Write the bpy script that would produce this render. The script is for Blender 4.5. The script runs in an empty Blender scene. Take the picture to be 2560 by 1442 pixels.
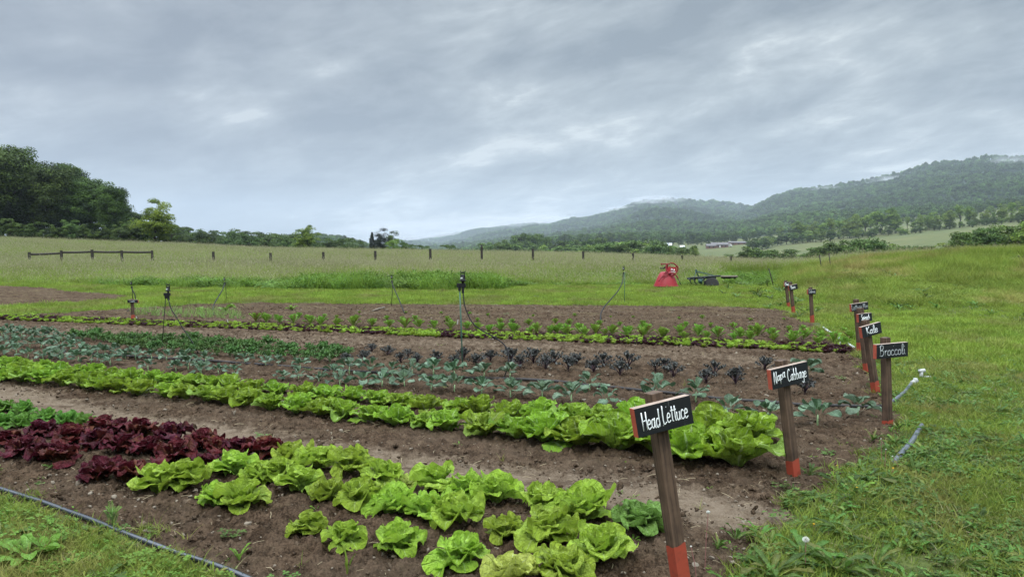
import bpy, bmesh, math, random
import numpy as np
from mathutils import Vector, Matrix
R = math.radians
rng = np.random.default_rng(7)
random.seed(7)
sc = bpy.context.scene
COL = sc.collection

# ------------------------------------------------------------------ camera
F = 1850.0; HV = 612.0; CH = 1.6            # focal length (2560 px wide picture), horizon row, eye height
PITCH = math.atan((721 - HV) / F)
cam = bpy.data.cameras.new("camera"); camo = bpy.data.objects.new("camera", cam); COL.objects.link(camo)
cam.sensor_width = 36.0; cam.lens = 36.0 * F / 2560; cam.clip_start = 0.05; cam.clip_end = 30000
camo.location = (0, 0, CH); camo.rotation_euler = (R(90) - PITCH, 0, 0)
sc.camera = camo

# ------------------------------------------------------------------ node helpers
def nd(nt, typ, ins=None, **props):
    n = nt.nodes.new(typ)
    for k, v in props.items(): setattr(n, k, v)
    for k, v in (ins or {}).items():
        s = n.inputs[k]
        if isinstance(v, bpy.types.NodeSocket): nt.links.new(v, s)
        else: s.default_value = v
    return n
def math_(nt, op, a, b=0.0, c=0.0, clamp=False):
    return nd(nt, 'ShaderNodeMath', {0: a, 1: b, 2: c}, operation=op, use_clamp=clamp).outputs[0]
def mixc(nt, f, a, b, blend='MIX'):
    n = nd(nt, 'ShaderNodeMix', None, data_type='RGBA', blend_type=blend)
    for i, v in ((0, f), (6, a), (7, b)):
        if isinstance(v, bpy.types.NodeSocket): nt.links.new(v, n.inputs[i])
        else: n.inputs[i].default_value = v if i == 0 else (*v, 1.0) if len(v) == 3 else v
    return n.outputs[2]
def mrange(nt, v, a, b, c=0.0, d=1.0, smooth=True):
    return nd(nt, 'ShaderNodeMapRange', {0: v, 1: a, 2: b, 3: c, 4: d}, interpolation_type='SMOOTHSTEP' if smooth else 'LINEAR').outputs[0]
def noise(nt, vec, scale, detail=3.0, rough=0.55, dist=0.0):
    return nd(nt, 'ShaderNodeTexNoise', {'Vector': vec, 'Scale': scale, 'Detail': detail, 'Roughness': rough, 'Distortion': dist}).outputs[0]

# ------------------------------------------------------------------ world: overcast sky
SUN_EL, SUN_ROT = R(58), R(200)
w = bpy.data.worlds.new("World"); sc.world = w; w.use_nodes = True
nt = w.node_tree; nt.nodes.clear()
sky = nd(nt, 'ShaderNodeTexSky', None, sky_type='NISHITA'); sky.sun_disc = False
sky.sun_elevation = SUN_EL; sky.sun_rotation = SUN_ROT; sky.dust_density = 3.0
tc = nd(nt, 'ShaderNodeTexCoord').outputs['Generated']
sx = nd(nt, 'ShaderNodeSeparateXYZ', {0: tc}); X, Y, Z = sx.outputs
SKA, SKB = 7.7, 0.4
def cloud(tilt, s3, loc, s, det, rg, dist):
    mp = nd(nt, 'ShaderNodeMapping', {'Vector': tc, 'Rotation': (0, R(tilt), 0), 'Location': loc}).outputs[0]
    mp = nd(nt, 'ShaderNodeMapping', {'Vector': mp, 'Scale': s3}).outputs[0]
    return noise(nt, mp, s, det, rg, dist)
big = cloud(13, (1.0, 1.0, 4.2), (3.1, 1.7, .4), 1.5, 2.0, 0.5, 0.2)
zt = math_(nt, 'MAXIMUM', math_(nt, 'ADD', math_(nt, 'SUBTRACT', Z, math_(nt, 'MULTIPLY', X, .10)), 0.20), 0.04)
pj = nd(nt, 'ShaderNodeCombineXYZ', {0: math_(nt, 'DIVIDE', X, zt), 1: math_(nt, 'DIVIDE', Y, zt), 2: 0.0}).outputs[0]
mid = noise(nt, nd(nt, 'ShaderNodeMapping', {'Vector': pj, 'Location': (SKA, SKB, 0), 'Rotation': (0, 0, R(-14))}).outputs[0], 1.35, 6.0, 0.55, 0.5)
wisp = noise(nt, nd(nt, 'ShaderNodeMapping', {'Vector': pj, 'Location': (1.3, 7.2, 3), 'Rotation': (0, 0, R(-20))}).outputs[0], 4.2, 6.0, 0.6, 0.6)
lump = cloud(14, (1.0, 1.0, 3.1), (SKA, SKB, 2.0), 5.2, 6.0, 0.55, 0.25)
cl = math_(nt, 'ADD', math_(nt, 'ADD', math_(nt, 'MULTIPLY', big, 0.20), math_(nt, 'MULTIPLY', mid, 0.22)), math_(nt, 'ADD', math_(nt, 'MULTIPLY', wisp, 0.16), math_(nt, 'MULTIPLY', lump, 0.42)))
# brighter break in the cloud low over the valley's end
d0 = nd(nt, 'ShaderNodeVectorMath', {0: tc, 1: (-.08, .99, .055)}, operation='SUBTRACT').outputs[0]
d1 = nd(nt, 'ShaderNodeVectorMath', {0: d0, 1: (1.0, 1.0, 3.2)}, operation='MULTIPLY').outputs[0]
dl = nd(nt, 'ShaderNodeVectorMath', {0: d1}, operation='LENGTH').outputs['Value']
cl = math_(nt, 'ADD', cl, mrange(nt, dl, 0.0, 0.36, 0.075, 0.0))
cl = math_(nt, 'SUBTRACT', cl, mrange(nt, X, -.62, .0, 0.02, 0.0))
cl = math_(nt, 'SUBTRACT', cl, mrange(nt, Z, .13, .26, 0.0, 0.03))
cl = mrange(nt, cl, 0.41, 0.572, smooth=False)
ramp = nd(nt, 'ShaderNodeValToRGB', {0: cl})
el = ramp.color_ramp.elements
el[0].position = 0.0; el[0].color = (0.275, 0.325, 0.375, 1)
el[1].position = 1.0; el[1].color = (0.72, 0.78, 0.80, 1)
for p_, c_ in ((0.35, (0.365, 0.42, 0.465, 1)), (0.62, (0.445, 0.505, 0.545, 1)), (0.82, (0.545, 0.605, 0.64, 1))):
    e_ = el.new(p_); e_.color = c_
# lighter, milky air low over the land, more so towards the valley's end
lowm = mrange(nt, Z, 0.0, 0.13, 1.0, 0.0)
skyc = mixc(nt, math_(nt, 'MULTIPLY', lowm, 0.10), ramp.outputs[0], (0.58, 0.64, 0.67))
side = mrange(nt, X, -0.6, 0.25, 1.0, 0.0)
skyc = mixc(nt, math_(nt, 'MULTIPLY', side, 0.30), skyc, (0.33, 0.355, 0.46))
# overcast is brighter overhead; gain boosted further, out of view, to light the ground
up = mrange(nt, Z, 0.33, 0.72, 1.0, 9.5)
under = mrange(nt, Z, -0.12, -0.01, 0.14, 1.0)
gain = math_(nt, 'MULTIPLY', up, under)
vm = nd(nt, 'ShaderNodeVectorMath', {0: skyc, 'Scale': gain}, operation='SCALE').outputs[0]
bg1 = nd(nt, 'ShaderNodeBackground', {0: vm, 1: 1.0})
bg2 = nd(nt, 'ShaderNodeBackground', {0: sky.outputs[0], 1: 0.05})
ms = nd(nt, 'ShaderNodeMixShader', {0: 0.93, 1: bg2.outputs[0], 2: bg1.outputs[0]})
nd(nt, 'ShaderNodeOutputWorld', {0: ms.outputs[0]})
sun = bpy.data.lights.new("sun", 'SUN'); sun.energy = 1.5; sun.angle = R(14); sun.color = (1.0, 0.94, 0.84)
suno = bpy.data.objects.new("sun", sun); COL.objects.link(suno)
suno.rotation_euler = (R(90) - SUN_EL, 0, R(180) - SUN_ROT + R(-10))
sc.view_settings.view_transform = 'Standard'; sc.view_settings.look = 'None'
sc.view_settings.exposure = 0.0; sc.view_settings.gamma = 1.0
sc.cycles.use_denoising = True
sc.cycles.max_bounces = 6; sc.cycles.diffuse_bounces = 3; sc.cycles.transmission_bounces = 3
sc.cycles.volume_bounces = 0; sc.cycles.transparent_max_bounces = 6

# ------------------------------------------------------------------ object helpers
def tag(o, label=None, cat=None, group=None, kind=None):
    for k, v in (('label', label), ('category', cat), ('group', group), ('kind', kind)):
        if v: o[k] = v
    return o
def thing(name, loc, label, cat, rz=0.0, group=None):
    o = bpy.data.objects.new(name, None); COL.objects.link(o)
    o.location = loc; o.rotation_euler = (0, 0, rz); o.empty_display_size = 0.1
    return tag(o, label, cat, group)
def copy_tree(o, parent=None):
    c = o.copy(); COL.objects.link(c)
    if parent is not None: c.parent = parent
    for ch in o.children: copy_tree(ch, c)
    return c

class MB:
    """collects quads, triangles and polygons, then links them as one mesh object"""
    def __init__(s):
        s.v, s.uv, s.rnd, s.q, s.t, s.p, s.qm, s.tm, s.pm, s.n = [], [], [], [], [], [], [], [], [], 0
    def add(s, V, Q=None, T=None, P=None, uv=None, rnd=0.5, m=0):
        V = np.asarray(V, float).reshape(-1, 3); k = len(V)
        s.v.append(V)
        s.uv.append(np.zeros((k, 2)) + 0.5 if uv is None else np.asarray(uv, float))
        s.rnd.append(np.zeros(k) + rnd if np.ndim(rnd) == 0 else np.asarray(rnd, float))
        if Q is not None and len(Q): Q = np.asarray(Q, np.int64); s.q.append(Q + s.n); s.qm.append(np.full(len(Q), m))
        if T is not None and len(T): T = np.asarray(T, np.int64); s.t.append(T + s.n); s.tm.append(np.full(len(T), m))
        for f in (P or []): s.p.append([i + s.n for i in f]); s.pm.append(m)
        s.n += k
    def mesh(s, name, mats, smooth=True):
        me = bpy.data.meshes.new(name)
        V = np.concatenate(s.v) if s.v else np.zeros((0, 3))
        me.vertices.add(len(V)); me.vertices.foreach_set('co', V.astype(np.float32).ravel())
        loops, starts, mi, off = [], [], [], 0
        for arrs, ms_, k in ((s.q, s.qm, 4), (s.t, s.tm, 3)):
            if arrs:
                A = np.concatenate(arrs); loops.append(A.ravel()); starts.append(off + np.arange(len(A)) * k); off += A.size; mi.append(np.concatenate(ms_))
        if s.p:
            ln = np.array([len(f) for f in s.p]); loops.append(np.array([i for f in s.p for i in f]))
            starts.append(off + np.concatenate([[0], np.cumsum(ln)[:-1]])); off += ln.sum(); mi.append(np.array(s.pm))
        if off:
            L = np.concatenate(loops).astype(np.int32); S = np.concatenate(starts).astype(np.int32)
            me.loops.add(len(L)); me.loops.foreach_set('vertex_index', L)
            me.polygons.add(len(S)); me.polygons.foreach_set('loop_start', S)
            me.polygons.foreach_set('material_index', np.concatenate(mi).astype(np.int32))
            me.polygons.foreach_set('use_smooth', np.full(len(S), smooth))
            me.update(calc_edges=True)
            uvl = me.uv_layers.new(name='UVMap'); UV = np.concatenate(s.uv)
            uvl.data.foreach_set('uv', UV[L].astype(np.float32).ravel())
        a = me.attributes.new('rnd', 'FLOAT', 'POINT'); a.data.foreach_set('value', np.concatenate(s.rnd).astype(np.float32))
        for m in (mats if isinstance(mats, (list, tuple)) else [mats]): me.materials.append(m)
        return me
    def build(s, name, mats, parent=None, smooth=True, link=True):
        o = bpy.data.objects.new(name, s.mesh(name, mats, smooth))
        if link: COL.objects.link(o)
        if parent is not None: o.parent = parent
        return o

def box_vf(sx_, sy_, sz_, bev=0.0, c=(0, 0, 0)):
    bm = bmesh.new(); bmesh.ops.create_cube(bm, size=1.0)
    for v in bm.verts: v.co = Vector((v.co.x * sx_, v.co.y * sy_, v.co.z * sz_))
    if bev: bmesh.ops.bevel(bm, geom=bm.edges[:], offset=bev, segments=2, affect='EDGES', profile=0.5)
    bm.verts.index_update()
    V = np.array([v.co[:] for v in bm.verts]) + np.array(c); P = [[v.index for v in f.verts] for f in bm.faces]
    bm.free(); return V, P
def addbox(mb, s3, c=(0, 0, 0), M=None, bev=0.0, m=0):
    V, P = box_vf(*s3, bev)
    if M is not None: V = V @ np.array(M.to_3x3()).T
    mb.add(V + np.array(c), P=P, m=m)
def catmull(P, k=6):
    P = np.asarray(P, float)
    if len(P) < 3: return P
    Q = np.vstack([2 * P[0] - P[1], P, 2 * P[-1] - P[-2]]); out = []
    for i in range(1, len(Q) - 2):
        for t in np.linspace(0, 1, k, endpoint=False):
            a, b, c, d = Q[i - 1:i + 3]
            out.append(0.5 * (2 * b + (c - a) * t + (2 * a - 5 * b + 4 * c - d) * t * t + (3 * b - a - 3 * c + d) * t ** 3))
    out.append(P[-1]); return np.array(out)
def tube_vf(P, rad, n=8):
    P = np.asarray(P, float); rad = np.zeros(len(P)) + rad
    T = np.gradient(P, axis=0); T /= np.linalg.norm(T, axis=1)[:, None] + 1e-12
    ref = np.array([0, 0, 1.0]) if abs(T[0][2]) < 0.9 else np.array([1.0, 0, 0])
    V = []; a = np.linspace(0, 2 * np.pi, n, endpoint=False); u = np.cross(ref, T[0]); u /= np.linalg.norm(u)
    for i in range(len(P)):
        u = u - T[i] * np.dot(u, T[i]); u /= np.linalg.norm(u) + 1e-12; v_ = np.cross(T[i], u)
        V.append(P[i] + rad[i] * (np.cos(a)[:, None] * u + np.sin(a)[:, None] * v_))
    V = np.concatenate(V); Q = []
    for i in range(len(P) - 1):
        for j in range(n): Q.append((i * n + j, i * n + (j + 1) % n, (i + 1) * n + (j + 1) % n, (i + 1) * n + j))
    caps = [list(range(n))[::-1], list(range((len(P) - 1) * n, len(P) * n))]
    return V, Q, caps
def addtube(mb, P, rad, n=8, m=0, M=None, rnd=0.5):
    V, Q, caps = tube_vf(P, rad, n)
    mb.add(V, Q=Q, P=caps, m=m, rnd=rnd)
def lathe(mb, prof, n=24, c=(0, 0, 0), m=0, M=None):
    a = np.linspace(0, 2 * np.pi, n, endpoint=False)
    V = np.concatenate([np.stack([r * np.cos(a), r * np.sin(a), np.full(n, z)], 1) for r, z in prof])
    if M is not None: V = V @ np.array(M.to_3x3()).T
    k = len(prof); Q = [(i * n + j, i * n + (j + 1) % n, (i + 1) * n + (j + 1) % n, (i + 1) * n + j) for i in range(k - 1) for j in range(n)]
    mb.add(V + np.array(c), Q=Q, P=[list(range(n))[::-1], list(range((k - 1) * n, k * n))], m=m)

# ------------------------------------------------------------------ noise in numpy
def _h(ix, iy, seed):
    h = (ix.astype(np.int64) * 374761393 + iy.astype(np.int64) * 668265263 + seed * 974634777) & 0xffffffff
    h = ((h ^ (h >> 13)) * 1274126177) & 0xffffffff
    return ((h ^ (h >> 16)) & 0xffff) / 65535.0
def vnoise(x, y, seed=0):
    xi, yi = np.floor(x), np.floor(y); fx, fy = x - xi, y - yi
    fx = fx * fx * (3 - 2 * fx); fy = fy * fy * (3 - 2 * fy)
    a, b = _h(xi, yi, seed), _h(xi + 1, yi, seed); c, d = _h(xi, yi + 1, seed), _h(xi + 1, yi + 1, seed)
    return (a + (b - a) * fx) * (1 - fy) + (c + (d - c) * fx) * fy
def fbm(x, y, seed=0, o=4, g=0.5):
    s, a, t = 0, 1.0, 0
    for i in range(o): s = s + a * vnoise(x * 2 ** i, y * 2 ** i, seed + i); t += a; a *= g
    return s / t
def sstep(a, b, x):
    t = np.clip((x - a) / (b - a), 0, 1); return t * t * (3 - 2 * t)

# ------------------------------------------------------------------ terrain
RK = np.array([0, 45, 90, 130, 200, 300, 450, 600, 800, 1000])
ZT = {-20000: [0, .2, 2, 3, 4, 5, 6, 8, 10, 10],
      -800: [0, .2, 2.0, 2.6, 3, 3, 2, 2, 3, 6],
      0:    [0, .1, 1.85, 2.1, 2.4, 1, -2, -4, -4, 2],
      430:  [0, 0, 1.15, 1.2, 0, -3, -4, -4, 0, 6],
      640:  [0, 0, .62, .1, -2, -5, -6, -6, -2, 4],
      900:  [0, 0, .38, -.4, -4, -8, -10, -10, -8, -6],
      1100: [0, 0, .25, -.8, -5, -10, -14, -15, -16, -18],
      1400: [0, 0, .0, -1.6, -6, -10, -10, -6, 1, 6],
      1600: [0, 0, -.25, -2, -6, -9, -7, -1, 5, 11],
      1750: [0, 0, -.6, -2.6, -6, -7, -6, -1.5, 4, 12],
      1900: [0, -.05, -1.0, -3, -6, -7, -4.5, 1.5, 9, 20],
      2000: [0, -.1, -1.2, -3.4, -6, -5.5, -1, 6.5, 14, 26],
      2300: [0, -.1, -1.3, -3.4, -4, -.5, 8.5, 16, 28, 42],
      2560: [0, -.1, -1.3, -3, -2.5, 4, 16.5, 27, 42, 58],
      3400: [0, -.1, -1.2, -2, 0, 9, 24, 36, 56, 80],
      22000: [0, 0, 0, 0, 2, 9, 24, 36, 56, 80]}
UK = np.array(sorted(ZT)); TAB = np.array([ZT[k] for k in UK], float)
CREST = [(-20000, 600, 1000), (-800, 596, 1000), (400, 600, 1000), (620, 597, 1000), (680, 583, 1000), (750, 576, 1020), (800, 577, 1020), (850, 584, 1030),
         (900, 596, 1050), (940, 610, 1100), (975, 612, 3000), (1005, 605, 5600), (1050, 598, 5600), (1130, 585, 5400), (1200, 574, 5000), (1280, 563, 4600),
         (1330, 559, 4300), (1370, 561, 4200), (1430, 548, 3900), (1480, 543, 3700), (1550, 521, 3500), (1600, 505, 3400), (1660, 498, 3300), (1720, 501, 3300),
         (1800, 504, 3200), (1850, 512, 3150), (1875, 516, 2700), (1905, 502, 2500), (1940, 489, 2450), (1990, 473, 2400), (2060, 466, 2350), (2120, 456, 2300),
         (2200, 441, 2200), (2280, 419, 2150), (2330, 404, 2100), (2390, 401, 2050), (2460, 389, 2000), (2560, 391, 1950), (2700, 385, 1900), (3400, 400, 1800), (22000, 560, 1800)]
CU, CV, CD = [np.array([c[i] for c in CREST], float) for i in range(3)]
MU = np.array([-20000, 1800, 1880, 1960, 2050, 2150, 2250, 2400, 2560, 3000, 22000.])
MZ = np.array([0, 0, .02, .12, .44, .74, .90, 1.10, 1.18, 1.3, 1.3])
RB0 = 820.0
def valley(u, r):
    j = np.clip(np.searchsorted(RK, r, side='right') - 1, 0, len(RK) - 2)
    fr = np.clip((r - RK[j]) / (RK[j + 1] - RK[j]), 0, 1)
    i = np.clip(np.searchsorted(UK, u, side='right') - 1, 0, len(UK) - 2)
    fu = np.clip((u - UK[i]) / (UK[i + 1] - UK[i]), 0, 1)
    a = TAB[i, j] * (1 - fr) + TAB[i, j + 1] * fr; b = TAB[i + 1, j] * (1 - fr) + TAB[i + 1, j + 1] * fr
    return a * (1 - fu) + b * fu
def Tur(u, r):
    u = np.asarray(u, float); r = np.asarray(r, float)
    z = valley(u, r)
    x = (u - 1280) / F * r
    z = z + sstep(45, 200, r) * (fbm(x / 60, r / 60, 3) - .5) * np.clip(r / 150, 0, 3.0) * (r < 3000)
    m = np.interp(u, MU, MZ) * sstep(15.5, 29, r) * (1 - sstep(33, 75, r))
    z = z + m * (0.94 + 0.14 * fbm(x / 2.5, r / 2.5, 5))
    D = np.interp(u, CU, CD); A1 = (HV - np.interp(u, CU, CV)) / F - 12.0 / D
    s = np.clip((r - RB0) / (D - RB0), 0, 1.6)
    zb = valley(u, np.full_like(r, RB0))
    A0 = (zb - CH) / RB0
    s1 = np.clip(s, 0, 1); prof = s1 * (1.5 - .5 * s1)
    spur = (fbm(x / 230 + r / 900, r / 500, 11, 4) - .62) * 1.3 * np.clip(3 * s1 * (1 - s1), 0, 1) * np.clip((A1 - A0) / .02, 0, 1)
    zm = CH + (A0 + (A1 - A0) * np.clip(prof + spur, -.2, 1)) * np.where(s < 1, r, D) * (1 - .8 * np.clip(s - 1, 0, 1))
    return np.where(r > RB0, zm, z)
def Txy(x, y):
    y = np.maximum(np.asarray(y, float), 0.5); return Tur(1280 + np.asarray(x, float) / y * F, y)
CP, SP = math.cos(PITCH), math.sin(PITCH)
def ray(u, v):
    a, b = (u - 1280) / F, (721 - v) / F
    return np.array([a, CP + b * SP, -SP + b * CP])
def G(u, v, h=0.0):
    """the point of flat garden ground (or of height h) seen at pixel u, v"""
    d = ray(u, v); t = (h - CH) / d[2]; return np.array([d[0] * t, d[1] * t, h])
def at_depth(u, v, y):
    d = ray(u, v); t = y / d[1]; return np.array([d[0] * t, y, CH + d[2] * t])
def uof(p): return 1280 + F * p[0] / p[1]
def inpoly(x, y, poly):
    c = np.zeros(np.shape(x), bool); j = len(poly) - 1
    for i in range(len(poly)):
        xi, yi = poly[i]; xj, yj = poly[j]
        c ^= ((yi > y) != (yj > y)) & (x < (xj - xi) * (y - yi) / (yj - yi + 1e-12) + xi); j = i
    return c
def dpoly(x, y, P):
    d = np.full(np.shape(x), 1e9)
    for a, b in zip(P[:-1], P[1:]):
        ax, ay, bx, by = a[0], a[1], b[0], b[1]
        t = np.clip(((x - ax) * (bx - ax) + (y - ay) * (by - ay)) / ((bx - ax) ** 2 + (by - ay) ** 2), 0, 1)
        d = np.minimum(d, np.hypot(x - ax - t * (bx - ax), y - ay - t * (by - ay)))
    return d
SOIL = [G(u, v)[:2] for u, v in [(-1500, 905), (-500, 812), (-60, 796), (60, 791), (240, 779), (400, 766), (500, 760), (640, 757), (1100, 761), (1500, 763), (1880, 767), (1965, 773),
        (1990, 790), (2030, 805), (2075, 832), (2140, 866), (2185, 915), (2225, 985), (2275, 1050), (2215, 1110), (2120, 1165), (2080, 1215), (1990, 1275), (1935, 1330), (1850, 1400), (1800, 1520),
        (1790, 2400), (500, 2400), (560, 1530), (545, 1442), (440, 1392), (300, 1345), (200, 1308), (100, 1272), (-40, 1228), (-600, 1080), (-1500, 980)]]
SOIL2 = [G(u, v)[:2] for u, v in [(-700, 716), (0, 718), (120, 722), (200, 732), (310, 738), (350, 744), (290, 752), (160, 762), (0, 772), (-150, 782), (-700, 812)]]
PATH = [G(u, v)[:2] for u, v in [(-400, 925), (0, 985), (200, 1030), (460, 1075), (700, 1120), (1000, 1160), (1300, 1195), (1700, 1245), (1880, 1290)]]
TRACK = [G(u, v)[:2] for u, v in [(-300, 812), (0, 824), (400, 836), (700, 848), (1200, 866), (1600, 884), (1900, 898)]]

# ------------------------------------------------------------------ materials
def newmat(name):
    m = bpy.data.materials.new(name); m.use_nodes = True; nt = m.node_tree; nt.nodes.clear(); return m, nt
def finish(nt, col, rough=0.6, bump=None, bstr=0.3, bdist=0.01, trans=0.0, tcol=None, metal=0.0, spec=0.3, coat=0.0):
    p = nd(nt, 'ShaderNodeBsdfPrincipled', {'Roughness': rough, 'Metallic': metal, 'Specular IOR Level': spec})
    if coat: p.inputs['Coat Weight'].default_value = coat
    if isinstance(col, bpy.types.NodeSocket): nt.links.new(col, p.inputs['Base Color'])
    else: p.inputs['Base Color'].default_value = (*col, 1)
    if bump is not None:
        b = nd(nt, 'ShaderNodeBump', {'Strength': bstr, 'Distance': bdist, 'Height': bump}); nt.links.new(b.outputs[0], p.inputs['Normal'])
    out = p.outputs[0]
    if trans:
        t = nd(nt, 'ShaderNodeBsdfTranslucent'); src = tcol if tcol is not None else col
        if isinstance(src, bpy.types.NodeSocket): nt.links.new(src, t.inputs[0])
        else: t.inputs[0].default_value = (*src, 1)
        out = nd(nt, 'ShaderNodeMixShader', {0: trans, 1: out, 2: t.outputs[0]}).outputs[0]
    nd(nt, 'ShaderNodeOutputMaterial', {0: out})
def attr(nt, n): return nd(nt, 'ShaderNodeAttribute', None, attribute_name=n)
def leafmat(name, base, tip, rib, old=None, rough=.45, ribw=.05, veins=9.0, vstr=.35, trans=.3, hue=.12, spec=.22, mott=.35, bstr=.35):
    """a leaf: midrib and side veins from the leaf's own UVs, base-to-tip tint, mottling, variation per leaf"""
    m, nt = newmat(name)
    uv = nd(nt, 'ShaderNodeUVMap', None, uv_map='UVMap').outputs[0]
    s = nd(nt, 'ShaderNodeSeparateXYZ', {0: uv}); U, V = s.outputs[0], s.outputs[1]
    d = math_(nt, 'ABSOLUTE', math_(nt, 'SUBTRACT', U, 0.5))
    rw = math_(nt, 'MULTIPLY', math_(nt, 'SUBTRACT', 1.15, V), ribw)
    rm = mrange(nt, math_(nt, 'DIVIDE', d, rw), 0.5, 1.2, 1.0, 0.0)
    ph = math_(nt, 'MULTIPLY', math_(nt, 'SUBTRACT', V, math_(nt, 'MULTIPLY', d, 0.9)), veins)
    wv = math_(nt, 'ABSOLUTE', math_(nt, 'SUBTRACT', math_(nt, 'FRACT', ph), 0.5))
    vn = mrange(nt, wv, 0.0, 0.12, 1.0, 0.0)
    obj = nd(nt, 'ShaderNodeTexCoord').outputs['Object']
    n1 = noise(nt, obj, 14.0, 4.0, .6); n2 = noise(nt, obj, 60.0, 2.0)
    rd = attr(nt, 'rnd').outputs['Fac']; oi = nd(nt, 'ShaderNodeObjectInfo').outputs['Random']
    c = mixc(nt, mrange(nt, V, 0.1, 0.95), base, tip)
    if old: c = mixc(nt, mrange(nt, rd, 0.72, 1.0, 0, .8), c, old)
    c = mixc(nt, math_(nt, 'MULTIPLY', vn, vstr), c, rib)
    c = mixc(nt, math_(nt, 'MULTIPLY', rm, .85), c, rib)
    val = math_(nt, 'ADD', math_(nt, 'MULTIPLY', mrange(nt, n1, .3, .7, -1, 1), mott * .5), math_(nt, 'MULTIPLY', math_(nt, 'SUBTRACT', oi, .5), hue * 2))
    val = math_(nt, 'ADD', math_(nt, 'ADD', val, 1.0), math_(nt, 'MULTIPLY', math_(nt, 'SUBTRACT', rd, .5), .3))
    hs = nd(nt, 'ShaderNodeHueSaturation', {'Hue': math_(nt, 'ADD', 0.5, math_(nt, 'MULTIPLY', math_(nt, 'SUBTRACT', oi, .5), .03)), 'Saturation': 1.0, 'Value': val, 'Color': c}).outputs[0]
    n3 = noise(nt, obj, 34.0, 3.0, .6)
    hgt = math_(nt, 'ADD', math_(nt, 'ADD', n2, math_(nt, 'MULTIPLY', vn, -.5)), math_(nt, 'ADD', math_(nt, 'MULTIPLY', n3, 1.6), math_(nt, 'MULTIPLY', n1, 1.2)))
    finish(nt, hs, rough, hgt, bstr * 2.0, .02, trans, None, 0, spec)
    return m
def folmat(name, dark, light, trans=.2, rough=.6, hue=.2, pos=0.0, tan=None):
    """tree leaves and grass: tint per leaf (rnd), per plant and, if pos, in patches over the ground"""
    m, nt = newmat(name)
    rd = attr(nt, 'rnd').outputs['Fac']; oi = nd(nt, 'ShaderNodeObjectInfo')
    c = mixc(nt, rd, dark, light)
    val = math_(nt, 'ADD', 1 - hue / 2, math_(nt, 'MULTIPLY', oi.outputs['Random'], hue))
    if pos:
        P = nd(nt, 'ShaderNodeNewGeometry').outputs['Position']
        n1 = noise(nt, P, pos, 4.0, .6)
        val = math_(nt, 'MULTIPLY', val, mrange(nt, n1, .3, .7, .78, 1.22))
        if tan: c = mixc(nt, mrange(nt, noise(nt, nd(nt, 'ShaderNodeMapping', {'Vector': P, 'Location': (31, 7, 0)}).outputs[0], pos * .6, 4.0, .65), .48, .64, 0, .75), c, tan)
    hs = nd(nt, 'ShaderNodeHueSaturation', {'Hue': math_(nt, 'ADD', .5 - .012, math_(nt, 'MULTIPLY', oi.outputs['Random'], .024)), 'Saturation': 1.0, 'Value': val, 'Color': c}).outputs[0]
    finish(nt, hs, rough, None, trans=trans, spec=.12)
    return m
def paint(name, col, rough=.5, metal=0.0, wear=.15, scale=20.0, spec=.3, wcol=None, bstr=.1):
    m, nt = newmat(name); o = nd(nt, 'ShaderNodeTexCoord').outputs['Object']
    n = noise(nt, o, scale, 5.0, .65)
    wc = wcol or tuple(c * .45 for c in col)
    c = mixc(nt, math_(nt, 'MULTIPLY', mrange(nt, n, .45, .75), min(1, wear * 3)), col, wc)
    finish(nt, c, rough, n, bstr, .003, 0, None, metal, spec); return m
def woodmat(name, c1, c2, vert=True, sc_=1.0):
    m, nt = newmat(name); o = nd(nt, 'ShaderNodeTexCoord').outputs['Object']
    mp = nd(nt, 'ShaderNodeMapping', {'Vector': o, 'Scale': (60 * sc_, 60 * sc_, 3 * sc_) if vert else (3 * sc_, 60 * sc_, 60 * sc_)}).outputs[0]
    g = noise(nt, mp, 1.0, 5.0, .65, .3); b = noise(nt, o, 9.0, 3.0)
    f = math_(nt, 'ADD', math_(nt, 'MULTIPLY', g, .7), math_(nt, 'MULTIPLY', b, .4))
    finish(nt, mixc(nt, mrange(nt, f, .35, .75), c1, c2), .75, g, .5, .003, spec=.25); return m

M_red = paint('red_dip_paint', (.30, .052, .028), .55, wear=.28, scale=18, wcol=(.16, .035, .022))
M_redend = paint('red_end_paint', (.36, .075, .045), .55, wear=.2, scale=24)
M_post = woodmat('stained_post', (.030, .018, .012), (.125, .078, .050))
M_bare = woodmat('bare_board_edge', (.22, .15, .11), (.42, .33, .27), vert=False)
M_chalk = paint('white_paint_pen', (.78, .80, .78), .6, wear=.05)
M_chalkgrey = paint('grey_chalk', (.36, .38, .38), .8, wear=.3, scale=80)
def boardmat():
    m, nt = newmat('chalkboard_black'); o = nd(nt, 'ShaderNodeTexCoord').outputs['Object']
    n = noise(nt, o, 60.0, 4.0, .7)
    st = noise(nt, nd(nt, 'ShaderNodeMapping', {'Vector': o, 'Scale': (55, 1, 4.0)}).outputs[0], 1.0, 3.0, .5)
    c = mixc(nt, mrange(nt, n, .62, .8, 0, .5), (.006, .007, .009), (.05, .055, .06))
    c = mixc(nt, mrange(nt, st, .66, .8, 0, .55), c, (.16, .17, .17))
    finish(nt, c, .55, n, .15, .002, spec=.35); return m
M_board = boardmat()
M_blackpl = paint('black_plastic', (.010, .010, .012), .6, wear=.1, spec=.25)
M_hose = paint('black_hose', (.010, .010, .011), .7, wear=.05, spec=.2)
M_stakegreen = paint('green_coated_stake', (.06, .13, .09), .5, wear=.2)
M_stakedark = paint('dark_steel_stake', (.02, .019, .017), .8, wear=.2, spec=.2)
M_poly = paint('black_poly_pipe', (.012, .016, .024), .2, wear=.10, spec=1.0, scale=10, wcol=(.05, .045, .04))
M_grey = paint('grey_hose_cover', (.085, .095, .115), .5, wear=.15)
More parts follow.
